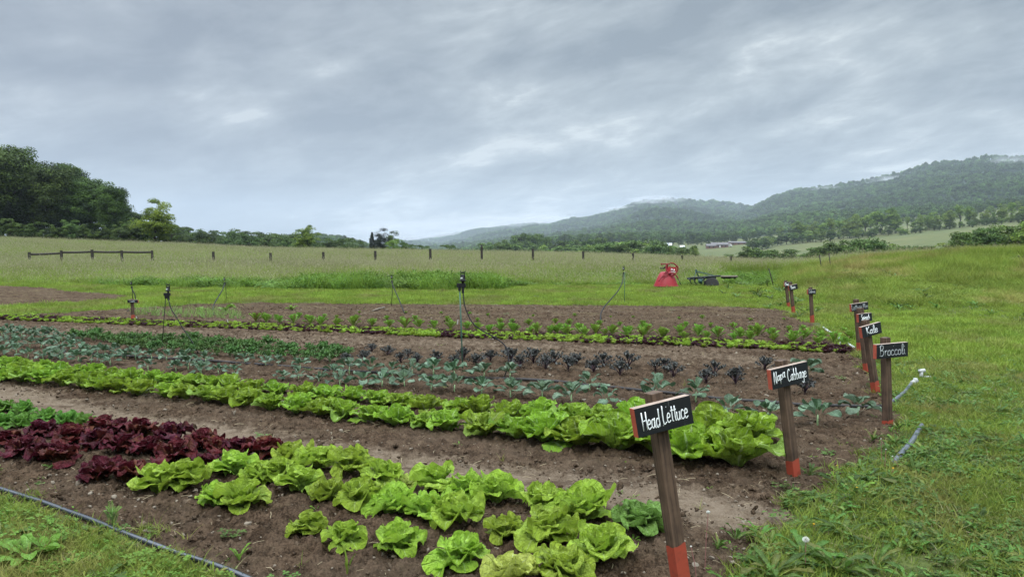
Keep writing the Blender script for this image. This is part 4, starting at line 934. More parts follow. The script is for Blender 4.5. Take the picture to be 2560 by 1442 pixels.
def lettering(mb, word, L, H, yf, xfrac=(.10, .92), cap=.55, wid=.0032, base=.26, rise=0.0, offs=None):
    """strokes of word laid on the board face (board length L along x, height H along z, face at y = yf)"""
    tw = sum(LET[c][0] for c in word); x0 = -L / 2 + L * xfrac[0]; sx_ = L * (xfrac[1] - xfrac[0]) / tw; sz = H * cap; x = 0
    for k, c in enumerate(word):
        wd, st = LET[c]; dz, s2 = (offs or {}).get(k, (0, 1))
        for s in st:
            P = catmull(s, 4) if len(s) > 2 else np.array(s)
            P3 = np.stack([x0 + (x + P[:, 0]) * sx_, np.full(len(P), 0.0), -H / 2 + H * (base + dz) + P[:, 1] * sz * s2 + (x + P[:, 0]) / tw * rise * H], 1)
            V, Qd, caps = tube_vf(P3, wid * .5 * np.linspace(1.1, .85, len(P3)), 6)
            V[:, 1] = yf - .0006 - (V[:, 1]) * .35
            V[:, 1] = yf - .0016 + (V[:, 1] - yf) * 1.0
            mb.add(V, Q=Qd, P=caps)
        x += wd
M_metal = paint('galvanised', (.35, .36, .36), .4, metal=.8)
def sign(word, base, top, bl, br, bh, yaw, label, redv, cap=.55, chalk=None, wid=None, pw=.062, xfrac=(.10, .92), offs=None, rise=0.0, thick=.038, notch=False, zb=.26, drop=.03):
    """base, top: pixels of the post's foot and tip; bl, br: top-left and top-right pixels of the board face; bh: its height in px"""
    p = G(*base); s = p[1] / F
    z0 = float(Txy(p[0], p[1])); tw_ = at_depth(top[0], top[1], p[1])
    lean = math.atan2(p[0] - tw_[0], tw_[2] - z0); hgt = math.hypot(p[0] - tw_[0], tw_[2] - z0); t = thing('crop_sign', (p[0], p[1], z0), label, 'sign', 0, 'crop name signs')
    t.rotation_euler = Matrix(Matrix.Rotation(-lean, 3, 'Y') @ Matrix.Rotation(yaw, 3, 'Z')).to_euler()
    dip = (base[1] - redv) * s
    a = MB(); addbox(a, (pw, pw, hgt + .1), (0, 0, (hgt - .1) / 2), bev=.003); a.build('post', M_post, t, smooth=False)
    hw = pw / 2 + .001; kk = 8; ring = []                # dipped foot: its upper paint line runs unevenly round the post
    for q in range(4):
        for j in range(kk):
            f_ = j / kk; c4 = [(-hw, -hw), (hw, -hw), (hw, hw), (-hw, hw)]; x0_, y0_ = c4[q]; x1_, y1_ = c4[(q + 1) % 4]; ring.append((x0_ + (x1_ - x0_) * f_, y0_ + (y1_ - y0_) * f_))
    ring = np.array(ring); tz = dip + .02 * (ring[:, 0] - ring[:, 1]) / pw * .5 + .012 * (np.array([vnoise(np.array([i_ * .45]), np.array([base[0] * .1]), 3)[0] for i_ in range(len(ring))]) - .5)
    nr = len(ring); Vr = np.vstack([np.column_stack([ring, np.full(nr, -.12)]), np.column_stack([ring, tz])]); a = MB()
    a.add(Vr, Q=[(i_, (i_ + 1) % nr, nr + (i_ + 1) % nr, nr + i_) for i_ in range(nr)]); a.build('painted_foot', M_red, t, smooth=False)
    mid = ((bl[0] + br[0]) / 2, (bl[1] + br[1]) / 2 + bh / 2); L = math.hypot(br[0] - bl[0], br[1] - bl[1]) * s / math.cos(yaw) * 1.03; H = bh * s
    roll = math.atan2(bl[1] - br[1], br[0] - bl[0]) - lean * .0
    persp = math.sin(yaw) * (mid[1] - HV) / F; roll = roll - persp
    yb = -(pw / 2 + thick / 2 + .0005); Rm = t.rotation_euler.to_matrix(); off = Rm @ Vector((0, yb, 0))
    tgt = at_depth(mid[0], mid[1], p[1] + off.y); loc = Rm.inverted() @ Vector((tgt[0] - p[0], tgt[1] - p[1], tgt[2] - z0)); xloc, zloc = loc.x, loc.z
    bd = MB(); V, P = box_vf(L, thick, H, .0022)
    if notch: V[:, 0] += np.where(np.abs(V[:, 0]) > L / 2 - .01, .004 * np.sin(V[:, 2] * 90), 0)
    for f in P:
        n = np.cross(V[f[1]] - V[f[0]], V[f[2]] - V[f[1]]); n = n / (np.linalg.norm(n) + 1e-12)
        m = 0 if n[1] < -.7 else (1 if n[0] < -.5 else (2 if n[2] > .5 else 1)); bd.p.append(list(f)); bd.pm.append(m)
    bd.v.append(V); bd.uv.append(np.zeros((len(V), 2))); bd.rnd.append(np.zeros(len(V)) + .5); bd.n = len(V)
    bo = bd.build('board', [M_board, M_redend, M_bare], t, smooth=False)
    bo.location = (xloc, yb, zloc); bo.rotation_euler = (0, -(roll - lean), 0)
    lt = MB(); lettering(lt, word, L, H, -thick / 2, cap=cap, wid=wid or H * .045, xfrac=xfrac, offs=offs, rise=rise, base=zb)
    lt.build('lettering', chalk or M_chalk, bo)
    sc2 = MB()
    for q in (-1, 1): addtube(sc2, [(q * .012, -thick / 2 - .001, H * .3 * q), (q * .012, -thick / 2 + .004, H * .3 * q)], .003, 8)
    sc2.build('screw', M_metal, bo)
    return t
sign('Head Lettuce', (1708, 1488), (1633, 980), (1582, 1019), (1727, 985), 73, R(24), 'black sign lettered Head Lettuce on the nearest leaning brown post', 1350, cap=.62, notch=True, offs={k: (.06, 1) for k in range(5, 12)}, zb=.2)
sign('Napa Cabbage', (1985, 1184), (1952, 900), (1917, 923), (2024, 902), 50, R(26), 'black sign lettered Napa Cabbage beside the end of the cabbage band', 1142, cap=.62, offs={1: (.14, .8), 2: (.16, .8), 3: (.24, .8), **{k: (.0, .95) for k in range(5, 12)}}, zb=.24, xfrac=(.06, .94))
sign('Broccoli', (2219, 1060), (2213, 843), (2179, 861), (2275, 854), 36, R(22), 'black sign with grey chalk Broccoli on the tall upright post', 1045, cap=.72, chalk=M_chalkgrey, zb=.18, wid=.0078)
sign('Kale', (2190, 978), (2163, 800), (2146, 817), (2205, 804), 28, R(24), 'tilted black sign lettered Kale behind the chalk sign', 948, cap=.68, xfrac=(.22, .80), zb=.2, wid=.0085)
sign('Spinach', (2168, 925), (2150, 770), (2141, 785), (2180, 781), 21, R(20), 'black sign lettered Spinach just above the Kale sign', 902, cap=.60, xfrac=(.2, .82), wid=.0085)
sign('Lettuce Mix', (2150, 874), (2140, 748), (2123, 760), (2171, 754), 19, R(18), 'black sign with grey chalk Lettuce Mix, topmost of the cluster', 850, cap=.68, chalk=M_chalkgrey, xfrac=(.03, .96), zb=.2, wid=.0075)
sign('Celeriac', (2031, 803), (2026, 718), (2018, 723), (2039, 722), 13, R(12), 'small black sign with faint grey writing, alone at the bed corner', 784, cap=.6, chalk=M_chalkgrey, wid=.008, pw=.06)
sign('Beans', (1984, 780), (1976, 706), (1971, 714), (1994, 709), 13, R(14), 'small tilted black sign lettered Beans in front of another small sign', 763, cap=.6, xfrac=(.22, .72), wid=.009, pw=.06)
sign('Chard', (1972, 768), (1964, 701), (1960, 705), (1979, 704), 12, R(12), 'small black sign half hidden behind the Beans sign', 755, cap=.55, wid=.010, pw=.06, xfrac=(.05, .6))
sign('Leeks', (333, 800), (330, 747), (320, 749), (345, 749), 8, R(2), 'small black sign lettered Leeks alone on the left side of the beds', 788, cap=.6, xfrac=(.26, .74), wid=.006, pw=.056, chalk=M_chalkgrey)

# ------------------------------------------------------------------ sprinklers
def sprinkler(foot, top, hose, label, stakemat, srad, ktop=1.0, bridge=True, side=-1):
    p = G(*foot); s = p[1] / F; z0 = float(Txy(p[0], p[1]))
    t = thing('sprinkler', (p[0], p[1], z0), label, 'sprinkler', 0, 'sprinklers on stakes between the beds')
    def L(u, v): return at_depth(u, v, p[1]) - np.array([p[0], p[1], z0])
    head = L(*top); hz = head[2] - .155 * ktop; hx = head[0]; sxp = hx + side * .032 * ktop
    a = MB(); addtube(a, [(0, 0, -.05), (sxp * .5, 0, hz * .5), (sxp, 0, hz)], max(srad, .8 * s), 8); a.build('stake', stakemat, t)
    b = MB(); k = ktop
    if bridge: addbox(b, (.085 * k, .03 * k, .038 * k), ((sxp + hx) / 2, 0, hz + .012 * k), bev=.003); addbox(b, (.026 * k, .03 * k, .045 * k), (sxp, 0, hz - .02 * k), bev=.003)
    addbox(b, (.024 * k, .028 * k, .06 * k), (hx, 0, hz - .035 * k), bev=.003)
    b.build('clamp', M_blackpl, t, smooth=False)
    c = MB(); lathe(c, [(.012 * k, 0), (.013 * k, .02 * k), (.034 * k, .026 * k), (.036 * k, .032 * k), (.018 * k, .04 * k), (.016 * k, .085 * k), (.010 * k, .09 * k)], 14, (hx, 0, hz + .03 * k))
    for q in (-1, 1):
        addtube(c, [(hx + q * .018 * k, 0, hz + .06 * k), (hx + q * .021 * k, 0, hz + .125 * k), (hx + q * .013 * k, 0, hz + .135 * k), (hx + q * .026 * k, 0, hz + .155 * k)], .0045 * k, 6)
    addbox(c, (.03 * k, .012 * k, .014 * k), (hx, 0, hz + .138 * k), bev=.002); c.build('spray_head', M_blackpl, t)
    d = MB(); lathe(d, [(.011 * k, 0), (.011 * k, .02 * k)], 10, (hx - .011 * k, -.012 * k, hz + .07 * k)); d.build('nozzle', M_white, t)
    # hose: from the clamp out to the bed; its foot lies on the ground where the photo shows it
    e = G(*hose[-1]); e0 = np.array([p[0] + hx, p[1]]); n = len(hose); Ph = []
    for i, (u, v) in enumerate(hose):
        f = (i / (n - 1)) ** 1.0; y = e0[1] * (1 - f) + e[1] * f; q = at_depth(u, v, y); Ph.append((q[0] - p[0], q[1] - p[1], q[2] - z0))
    Ph = [(hx, 0, hz - .05 * k)] + Ph[1:]
    h = MB(); addtube(h, catmull(Ph, 8), max(.0065, srad * .8, 1.25 * s), 8); h.build('supply_hose', M_hose, t)
    return t
sprinkler((1157, 922), (1157, 677), [(1160, 716), (1164, 771), (1187, 813), (1232, 841), (1261, 862), (1271, 890), (1268, 919), (1259, 948)], 'tall sprinkler on a green stake with a curling black hose', M_stakegreen, .0095, 1.3)
sprinkler((404, 872), (420, 709), [(419, 735), (422, 752), (428, 772), (440, 791), (458, 822), (471, 840), (483, 859), (496, 884)], 'dark sprinkler on a slanting thin stake beside the curly kale', M_stakedark, .006, 1.15)
sprinkler((566, 752), (561, 692), [(560, 708), (556, 725), (546, 741), (537, 757), (532, 773), (534, 788)], 'small sprinkler with its hose bowing left behind the leeks', M_stakedark, .005, .95, False, 1)
sprinkler((979, 764), (979, 686), [(979, 702), (987, 725), (996, 745), (1004, 765), (1012, 784)], 'small sprinkler before the bush with thin hose trailing right', M_stakedark, .005, .95, False, 1)
sprinkler((1561, 758), (1559, 664), [(1559, 684), (1556, 705), (1545, 727), (1528, 747), (1510, 768), (1502, 785), (1502, 803)], 'sprinkler left of the red machine with hose sagging left', M_stakegreen, .006, 1.1, False, 1)
sprinkler((331, 758), (328, 702), [(328, 715), (333, 728), (338, 740), (340, 760)], 'small sprinkler standing behind the leftmost little sign', M_stakedark, .005, .9, False, 1)

# ------------------------------------------------------------------ pipes and hoses on the ground
def pipe(px, rad, mat, name, label, cat, z=None, extra=0.0):
    P = [G(u, v) for u, v in px]; pts = [(q[0], q[1], float(Txy(q[0], q[1])) + rad * (.8 if z is None else z) + extra) for q in P]
    pts = catmull(pts, 7); rr = MB(); pts[:, 2] += (vnoise(pts[:, 0] * 3, pts[:, 1] * 3, 4) - .4) * .012
    addtube(rr, pts, rad, 12); return tag(rr.build(name, mat), label, cat)
pipe([(-420, 1118), (-200, 1172), (-40, 1222), (100, 1263), (216, 1305), (330, 1351), (430, 1385), (500, 1407), (600, 1446), (720, 1500)], .0155, M_poly, 'irrigation_pipe', 'glossy black irrigation pipe crossing the bottom left corner', 'pipe', 1.1)
pipe([(150, 886), (340, 895), (600, 910), (900, 932), (1180, 948), (1300, 952), (1400, 958), (1480, 968), (1560, 974), (1680, 987), (1760, 996), (1890, 1004), (2000, 1011), (2100, 1014), (2200, 1017)], .016, M_drip, 'irrigation_pipe', 'long dark pipe lying between the two broccoli rows', 'pipe', 1.0)
pipe([(2222, 1012), (2238, 1002), (2262, 982), (2278, 962)], .019, M_grey, 'pipe_stub', 'dark pipe rising in the grass right of the chalk sign', 'pipe', 1.6)
pipe([(2304, 1066), (2290, 1090), (2272, 1118), (2250, 1143), (2234, 1163)], .021, M_grey, 'hose_end', 'short grey hose end lying at the bed corner', 'hose', 1.3)
pipe([(2058, 819), (2074, 830), (2096, 845), (2101, 848)], .020, M_pvc, 'pvc_pipe', 'upper white plastic pipe at the corner of the beet bed', 'pipe', 1.5)
pipe([(2104, 852), (2118, 858), (2135, 868)], .018, M_pvc, 'pvc_pipe', 'lower white plastic pipe at the end of the salad strip', 'pipe', 1.4)
def fitting(u, v, parts, label, nm='pipe_fitting'):
    p = G(u, v); mb = MB()
    for a, b, r in parts: addtube(mb, [a, b], r, 12)
    o = mb.build(nm, M_white); o.location = (p[0], p[1], float(Txy(p[0], p[1]))); return tag(o, label, 'pipe fitting')
fitting(2284, 958, [((-.03, -.02, .03), (.05, .03, .045), .024), ((.02, .0, .02), (.02, 0, .08), .022)], 'white pipe joint where the dark pipe ends in the grass')
fitting(2303, 944, [((0, 0, .0), (0, 0, .11), .02), ((-.03, 0, .10), (.04, 0, .11), .022), ((.04, 0, .03), (.11, 0, .03), .012)], 'white plastic valve with a tee at the bed corner')
fitting(2212, 1018, [((-.03, 0, .02), (.03, 0, .02), .022)], 'white collar at the end of the long dark pipe')
pipe([(2200, 1017), (2206, 1017)], .02, M_blackpl, 'pipe_sleeve', 'black sleeve joining the long pipe to its white collar', 'pipe', 1.0)
# white plant tags, a stick, stones
def tagstick(u, v, h, label, lx=.01, group=None):
    p = G(u, v); mb = MB(); V, P = box_vf(.016, .0022, h, .0008, (0, 0, h / 2 - .01)); V[:, 0] += V[:, 2] * lx / h; mb.add(V, P=P)
    o = mb.build('plant_tag', M_white, smooth=False); o.location = (p[0], p[1], float(Txy(p[0], p[1]))); tag(o, label, 'plant tag', group)
tagstick(343, 802, .10, 'white plant tag beside the leftmost little sign', -.02)
tagstick(571, 812, .12, 'white plant tag at the end of the young leeks', -.02)
tagstick(243, 906, .10, 'white plant tag among the far left broccoli', .01)
tagstick(1143, 812, .12, 'white plant tag beside the tall green stake', .02)
tagstick(2100, 862, .09, 'thin white tag between the two white pipes', .0)
def lying(u, v, du, dv, rad, mat, name, label, cat):
    a, b = G(u, v), G(u + du, v + dv); mb = MB(); addtube(mb, [(a[0], a[1], .02), ((a[0] + b[0]) / 2, (a[1] + b[1]) / 2, .035), (b[0], b[1], .03)], rad, 7)
    tag(mb.build(name, mat), label, cat)
lying(931, 779, 30, -8, .018, M_plank, 'wooden_stick', 'pale stick lying on the far bare bed', 'stick')
lying(316, 783, 12, -9, .008, M_stakedark, 'thin_rod', 'thin dark rod leaning behind the leftmost little sign', 'rod')
M_stone = earthmat('stone', (.13, .10, .08), (.24, .20, .16), (.19, .15, .12), 12.0)
for i, (u, v, s, lb) in enumerate([(1055, 990, .045, 'pinkish stone below the broccoli near the tall stake'), (1515, 968, .045, 'flat stone on the dark pipe between broccoli plants'), (1555, 1000, .05, 'pale crumpled dry leaves beside the broccoli row end'),
        (415, 938, .05, 'pinkish fallen leaf scraps at the left of the broccoli'), (985, 1040, .03, 'small stone at the front of the napa row'), (1240, 1095, .02, 'small pale stone on the path below the napa row')]):
    o = clod(700 + i).build('stone', M_stone); p = G(u, v); o.location = (p[0], p[1], soil_z(*p[:2]) + s * .2); o.scale = (s, s * .8, s * .7); tag(o, lb, 'stone')

# ------------------------------------------------------------------ fences
def post_at(u, vt, vb, y, wpx, name='fence_post', cap=False, tilt=0):
    """visible from row vt down to the meadow top at vb; the foot goes on to the ground"""
    a = at_depth(u, vt, y); z0 = float(Txy(a[0], y)); h = a[2] - z0; r = wpx * y / F / 2 * 1.25
    mb = MB(); V, Q, c = tube_vf([(0, 0, -.1), (r * .1, 0, h * .6), (0, 0, h)], [r, r * .97, r * .9], 10); mb.add(V, Q=Q, P=c)
    return mb, (a[0], y, z0), h, r
FP = [(533, 629, 5.5), (676, 632, 5.5), (808, 630, 5.5), (938, 627, 5.5), (1075.5, 622, 5.5), (1204, 620, 5), (1332, 622, 5), (1458, 628, 5), (1582.5, 633, 4.5), (1705.5, 638, 4.5), (1827, 641, 4.5), (1959, 647, 4.5)]
for i, (u, vt, wpx) in enumerate(FP):
    y = 46 + .35 * i; mb, loc, h, r = post_at(u, vt, 0, y, wpx)
    lb = 'bare dark fence post in the tall meadow, {} from the left'.format(nth(i)) if i != 5 else 'tallest bare fence post, with a loose dark cap piece on top'
    if i == 5:
        t = thing('fence_post', loc, lb, 'fence post', 0, 'bare posts across the meadow'); mb.build('pole', M_fence, t, smooth=False)
        c = MB(); lathe(c, [(r * .9, 0), (r * 1.25, .03), (r * 1.1, .10), (r * .7, .13), (r * .5, .2), (r * 1.1, .21), (r * .9, .25)], 9, (0, 0, h - .04)); c.build('cap', M_fence, t, smooth=False)
    else:
        o = mb.build('fence_post', M_fence, smooth=False); o.location = loc; tag(o, lb, 'fence post', 'bare posts across the meadow')
    bpy.context.scene['_'] = 0
del bpy.context.scene['_']
rp = [(73, 630, 6), (153, 626, 5.5), (230, 624, 6), (304, 626, 5.5), (380, 626, 5)]
yf = 44.0; q0 = at_depth(rp[0][0], 650, yf); t = thing('rail_fence', (q0[0], yf, float(Txy(q0[0], yf))), 'short wooden rail fence of five posts and four rails in the meadow', 'fence')
tops = []
for i, (u, vt, wpx) in enumerate(rp):
    mb, loc, h, r = post_at(u, vt, 0, yf + i * .3, wpx); o = mb.build('fence_post', M_fence, t, smooth=False); o.location = np.array(loc) - np.array(t.location); tops.append((loc, h))
railv = [(636, 633), (631, 629.5), (629.5, 630), (630, 630.5)]
for i in range(4):
    a = at_depth(rp[i][0], railv[i][0], yf + i * .3); b = at_depth(rp[i + 1][0], railv[i][1], yf + (i + 1) * .3); o3 = np.array(t.location)
    mb = MB(); m3 = (a + b) / 2 + np.array([0, 0, -.012]); addtube(mb, [a - o3, m3 - o3, b - o3], .062, 8); mb.build('rail', M_fence, t)
for i, (u, v, vt, du, lb) in enumerate([(2058, 660, 636, -10, 'left dark stake leaning on the mound crest'), (2080, 650, 632, -8, 'right dark stake leaning on the mound crest'), (1936, 688, 671, -14, 'dark rod leaning out of the grass by the little shrub')]):
    y = (29.5 if i < 2 else 27.5); a = at_depth(u + du * .0, v, y); b = at_depth(u + du, vt, y); a[2] = float(Txy(a[0], y)) - .05
    mb = MB(); addtube(mb, [a, b], .02, 7); tag(mb.build('leaning_stake', M_fence), lb, 'stake')

# ------------------------------------------------------------------ red spreader tipped on its hopper
y = 27.6; s = y / F; c = at_depth(1665, 712, y); z0 = float(Txy(c[0], y))
t = thing('fertiliser_spreader', (c[0], y, z0), 'red cone spreader standing upside down at the meadow edge', 'spreader')
W0 = lambda u, v, dy=0.0: np.array([(u - 1665) * s, dy, (712 - v) * s + (c[2] - z0)])
zz0 = c[2] - z0
hop = MB(); prof = [(.46, -.06), (.44, .02), (.37, .20), (.30, .36), (.22, .50), (.17, .52), (.15, .52)]
a_ = np.linspace(0, 2 * np.pi, 40, endpoint=False)
Vv = np.concatenate([np.stack([r * np.cos(a_) + (z * .02) - .005, r * np.sin(a_), np.full(40, z + zz0 - .03)], 1) for r, z in prof])
Qv = [(i * 40 + j, i * 40 + (j + 1) % 40, (i + 1) * 40 + (j + 1) % 40, (i + 1) * 40 + j) for i in range(len(prof) - 1) for j in range(40)]
hop.add(Vv, Q=Qv, P=[list(range(6 * 40, 7 * 40))]); ho = hop.build('hopper', M_machred, t)
rim = MB(); lathe(rim, [(.465, 0), (.48, .012), (.465, .025)], 40, (0, 0, zz0 - .05)); rim.build('rim', M_machdk, t)
fr = MB()
for P_, r in [([W0(1641, 702, -.40), W0(1650, 690, -.36), W0(1662, 677, -.25), W0(1672, 664, -.2)], .02), ([W0(1649, 692, -.36), W0(1668, 682, -.33), W0(1682, 684, -.33), W0(1690, 695, -.36)], .022),
              ([W0(1672, 686, -.30), W0(1663, 676, -.25), W0(1662, 666, -.2), W0(1666, 660, -.2)], .03), ([W0(1676, 688, -.3), W0(1688, 680, -.22), W0(1691, 670, -.2), W0(1688, 664, -.2), W0(1680, 658, -.2), W0(1672, 657, -.2)], .026),
              ([W0(1672, 659, -.2), W0(1650, 660, -.15)], .022), ([W0(1650, 658, -.15), W0(1652, 662, -.15)], .028), ([W0(1666, 660, -.2), W0(1668, 680, .1), W0(1670, 690, .25)], .02), ([W0(1688, 664, -.2), W0(1684, 682, .15), W0(1688, 700, .4)], .02)]:
    addtube(fr, catmull(P_, 5), r, 8)
fr.build('frame', M_machdk, t)
pl_ = MB(); cen = [W0(1664, 668, -.24), W0(1686, 668, -.24), W0(1687, 677, -.26), W0(1678, 689, -.30), W0(1668, 684, -.28)]
inn = [W0(1669.5, 680, -.27), W0(1685, 680, -.27), W0(1684, 682, -.27), W0(1677.5, 687, -.29), W0(1671, 683, -.28)]
V5 = np.array(cen + [p + np.array([0, .02, 0]) for p in cen] + [W0(1666, 671, -.245), W0(1685, 671, -.245)])
pl_.add(np.array([W0(1665, 667, -.25), W0(1687, 667, -.25), W0(1687, 678.5, -.27), W0(1665, 678.5, -.27), W0(1665, 667, -.23), W0(1687, 667, -.23), W0(1687, 678.5, -.25), W0(1665, 678.5, -.25)]),
        P=[[0, 3, 2, 1], [4, 5, 6, 7], [0, 1, 5, 4], [3, 7, 6, 2], [0, 4, 7, 3], [1, 2, 6, 5]]); pp = pl_.build('badge_plate', M_machred, t, smooth=False)
lg = MB()
for k, (x0, x1, zA, zB) in enumerate([(1673, 1674, 678, 671), (1674, 1676, 671, 674), (1676, 1677.5, 674, 671.5), (1677.5, 1678, 671.5, 678), (1679.5, 1681, 677, 672), (1681, 1683, 672, 677), (1680, 1682.5, 675, 675), (1673, 1684, 679, 679)]):
    addtube(lg, [W0(x0, zA, -.285), W0(x1, zB, -.285)], .009, 5)
lg.build('badge_mark', M_chalk, pp)
vp = MB(); addtube(vp, catmull([W0(1669, 680, -.30), W0(1677.5, 690, -.32), W0(1686, 680, -.30)], 4), .014, 6); vp.build('bracket', M_machred, t)
bk = MB(); addtube(bk, [W0(1648, 670, -.1), W0(1657, 671, -.12)], .02, 8); addtube(bk, [W0(1657, 671, -.12), W0(1661, 666, -.16)], .025, 8); addtube(bk, [W0(1688, 690, -.2), W0(1693, 702, -.35), W0(1697, 711, -.4)], .014, 6); bk.build('drive_shaft', M_blackpl, t)
# ------------------------------------------------------------------ old plough frame
y = 28.4; s = y / F; c = at_depth(1780, 706, y); z0 = float(Txy(c[0], y)); zz0 = c[2] - z0
t = thing('plough_frame', (c[0], y, z0), 'old dark green farm implement with an A frame lying in the grass', 'farm implement')
W1 = lambda u, v, dy=0.0: np.array([(u - 1780) * s, dy, (706 - v) * s + zz0])
m1 = MB()
for P_, r in [([W1(1740, 676), W1(1732, 694, -.2)], .014), ([W1(1739, 676), W1(1748, 692, .1)], .022), ([W1(1742, 678), W1(1765, 683), W1(1788, 690)], .014), ([W1(1742, 679, .25), W1(1765, 685, .25), W1(1785, 691, .25)], .01)]: addtube(m1, P_, r, 7)
addbox(m1, (.06, .05, .09), W1(1740, 676.5), bev=.005); m1.build('mast', M_plow, t, smooth=False)
m2 = MB(); addtube(m2, [W1(1722, 694, -.25), W1(1750, 692.5, -.2), W1(1790, 689.5, -.1), W1(1800, 690)], .035, 8); addtube(m2, [W1(1722, 697, .25), W1(1760, 695, .3), W1(1795, 695, .3)], .04, 8)
for u in (1724, 1735, 1748, 1758): addtube(m2, [W1(u, 694, -.25), W1(u + 1, 700, .0), W1(u, 697, .3)], .03, 7); addtube(m2, [W1(u, 696, -.2), W1(u - 2, 704, -.22), W1(u + 3, 709, -.2)], .02, 6)
m2.build('tool_frame', M_plowdk, t)
m3 = MB(); addbox(m3, (1.08, .16, .05), W1(1809, 690.5, .05), bev=.006); m3.build('plank', M_plank, t, smooth=False)
m4 = MB(); addtube(m4, [W1(1805, 694, .1), W1(1820, 694.5, .1), W1(1845, 692.5, .1)], .035, 7)
for u in (1812, 1826, 1838): addbox(m4, (.08, .1, .08), W1(u, 694.5, .08), bev=.01)
m4.build('beam', M_plowdk, t)
m5 = MB(); Mr = Matrix.Rotation(R(90), 3, 'X'); lathe(m5, [(.24, -.06), (.285, -.05), (.29, 0), (.285, .05), (.24, .06)], 30, W1(1777, 712, -.1), M=Mr); wo = m5.build('wheel', M_rubber, t)
m6 = MB(); lathe(m6, [(.23, -.03), (.235, 0), (.23, .03)], 30, W1(1777, 712, -.1), M=Mr); lathe(m6, [(.05, -.08), (.05, .08)], 12, W1(1777, 712, -.1), M=Mr); m6.build('rim', M_plowdk, wo)
m7 = MB(); lathe(m7, [(.085, -.02), (.09, 0), (.085, .02)], 20, W1(1747, 702, -.24), M=Mr); lathe(m7, [(.045, -.03), (.045, .03)], 14, W1(1747, 702, -.25), M=Mr); m7.build('gauge_wheel', M_plow, t)

# ------------------------------------------------------------------ trees
def leafquads(C, N, S, rg, asp=.7):
    """one leaf-sized quad per centre C, facing roughly along N"""
    n = len(C); N = N + rg.normal(0, .55, (n, 3)); N /= np.linalg.norm(N, axis=1)[:, None] + 1e-9
    a = rg.normal(size=(n, 3)); T = np.cross(N, a); T /= np.linalg.norm(T, axis=1)[:, None] + 1e-9; B = np.cross(N, T)
    s = np.asarray(S)[:, None] * .5
    V = np.stack([C - T * s - B * s * .25, C + B * s * asp - T * s * .1, C + T * s + B * s * .2, C - B * s * asp + T * s * .1], 1).reshape(-1, 3)
    return V, (np.arange(n) * 4)[:, None] + np.arange(4)[None]
def tree(h, seed, cw=.42, base=.18, nclump=34, per=260, leafs=.30, lobes=5, conif=False, shape='round', branches=7, lean=0.0, hole=0.0):
    """tapered trunk with limbs; crown of leaf clumps spread through an uneven envelope"""
    rg = np.random.default_rng(seed); tr = MB(); cr = MB(); R0 = h * .022 + .04
    top = h * (.9 if conif else .72)
    tp = [(0, 0, -.4), (rg.normal() * .02 * h * .3, rg.normal() * .02 * h * .3, h * .2), (rg.normal() * .02 * h + lean * h * .3, rg.normal() * .02 * h, h * .45), (rg.normal() * .03 * h + lean * h * .6, rg.normal() * .03 * h, top)]
    tp = catmull(tp, 4); addtube(tr, tp, np.linspace(R0 * 1.25, R0 * .18, len(tp)), 8)
    if conif:
        cl = []
        for k in range(nclump):
            f = (k + .5) / nclump; z = h * (base + (1 - base) * f); r = h * cw * (1 - f) ** .8 * rg.uniform(.5, 1); a = k * GA
            cl.append((r * np.cos(a), r * np.sin(a), z, h * .055 * (1.5 - f)))
    else:
        cl = []; zc = h * (base + (1 - base) * .52)
        lob = [(rg.normal() * .32, rg.normal() * .32, rg.uniform(-.6, .75), rg.uniform(.45, .75)) for _ in range(lobes)] + [(0, 0, .25, .75), (0, 0, -.2, .8)]
        ax, az_ = h * cw, h * (1 - base) * .5
        while len(cl) < nclump:
            lx, ly, lz, lr = lob[rg.integers(len(lob))]
            d = rg.normal(size=3); d /= np.linalg.norm(d); q = lr * rg.uniform(.55, 1.02)
            P = np.array([lx + d[0] * q, ly + d[1] * q, lz + d[2] * q])
            if shape == 'tall': P[:2] *= .75
            if np.hypot(*P[:2]) > 1.05 or abs(P[2]) > 1.05: continue
            z = zc + P[2] * az_
            if P[2] > .2 and np.hypot(*P[:2]) > 1.3 - P[2] * .7: continue
            if hole and rg.random() < hole and np.hypot(*P[:2]) > .7: continue
            cl.append((P[0] * ax + lean * z, P[1] * ax, max(z, h * max(base, .04) * .8), h * rg.uniform(.07, .115)))
    for i, (x, y_, z, r) in enumerate(cl):
        n = int(per * (rg.uniform(.6, 1.3))); d = rg.normal(size=(n, 3)); d /= np.linalg.norm(d, axis=1)[:, None]
        d[:, 2] = np.where(d[:, 2] < -.35, -d[:, 2], d[:, 2])
        q = r * (rg.random(n) ** .35) * (1.15 if not conif else 1); C = np.stack([x + d[:, 0] * q * 1.25, y_ + d[:, 1] * q * 1.25, z + d[:, 2] * q * .85], 1)
        up = d * .7 + np.array([0, 0, .6]); V, Q = leafquads(C, up, leafs * rg.uniform(.6, 1.25, n), rg)
        cr.add(V, Q=Q, rnd=np.repeat(np.clip(.42 + .36 * rg.normal() + .14 * rg.normal(size=n) + .25 * d[:, 2], 0, 1), 4))  # upper leaves of each clump tinted lighter, lit tops put into the colour
    for k in range(branches):
        x, y_, z, r = cl[rg.integers(len(cl))]; j = min(len(tp) - 1, int(len(tp) * rg.uniform(.3, .85))); b = tp[j]
        if z < b[2]: z = b[2] + .1 * h
        mid = (b + np.array([x, y_, z])) / 2 + np.array([0, 0, -.03 * h]); addtube(tr, catmull([b, mid, (x, y_, z)], 3), np.linspace(R0 * .45, R0 * .06, 7), 6)
    return tr, cr
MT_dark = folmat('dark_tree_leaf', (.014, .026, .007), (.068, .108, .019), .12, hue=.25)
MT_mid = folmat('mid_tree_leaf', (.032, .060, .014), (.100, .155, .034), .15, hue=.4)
MT_light = folmat('light_tree_leaf', (.070, .120, .020), (.180, .250, .042), .2, hue=.3)
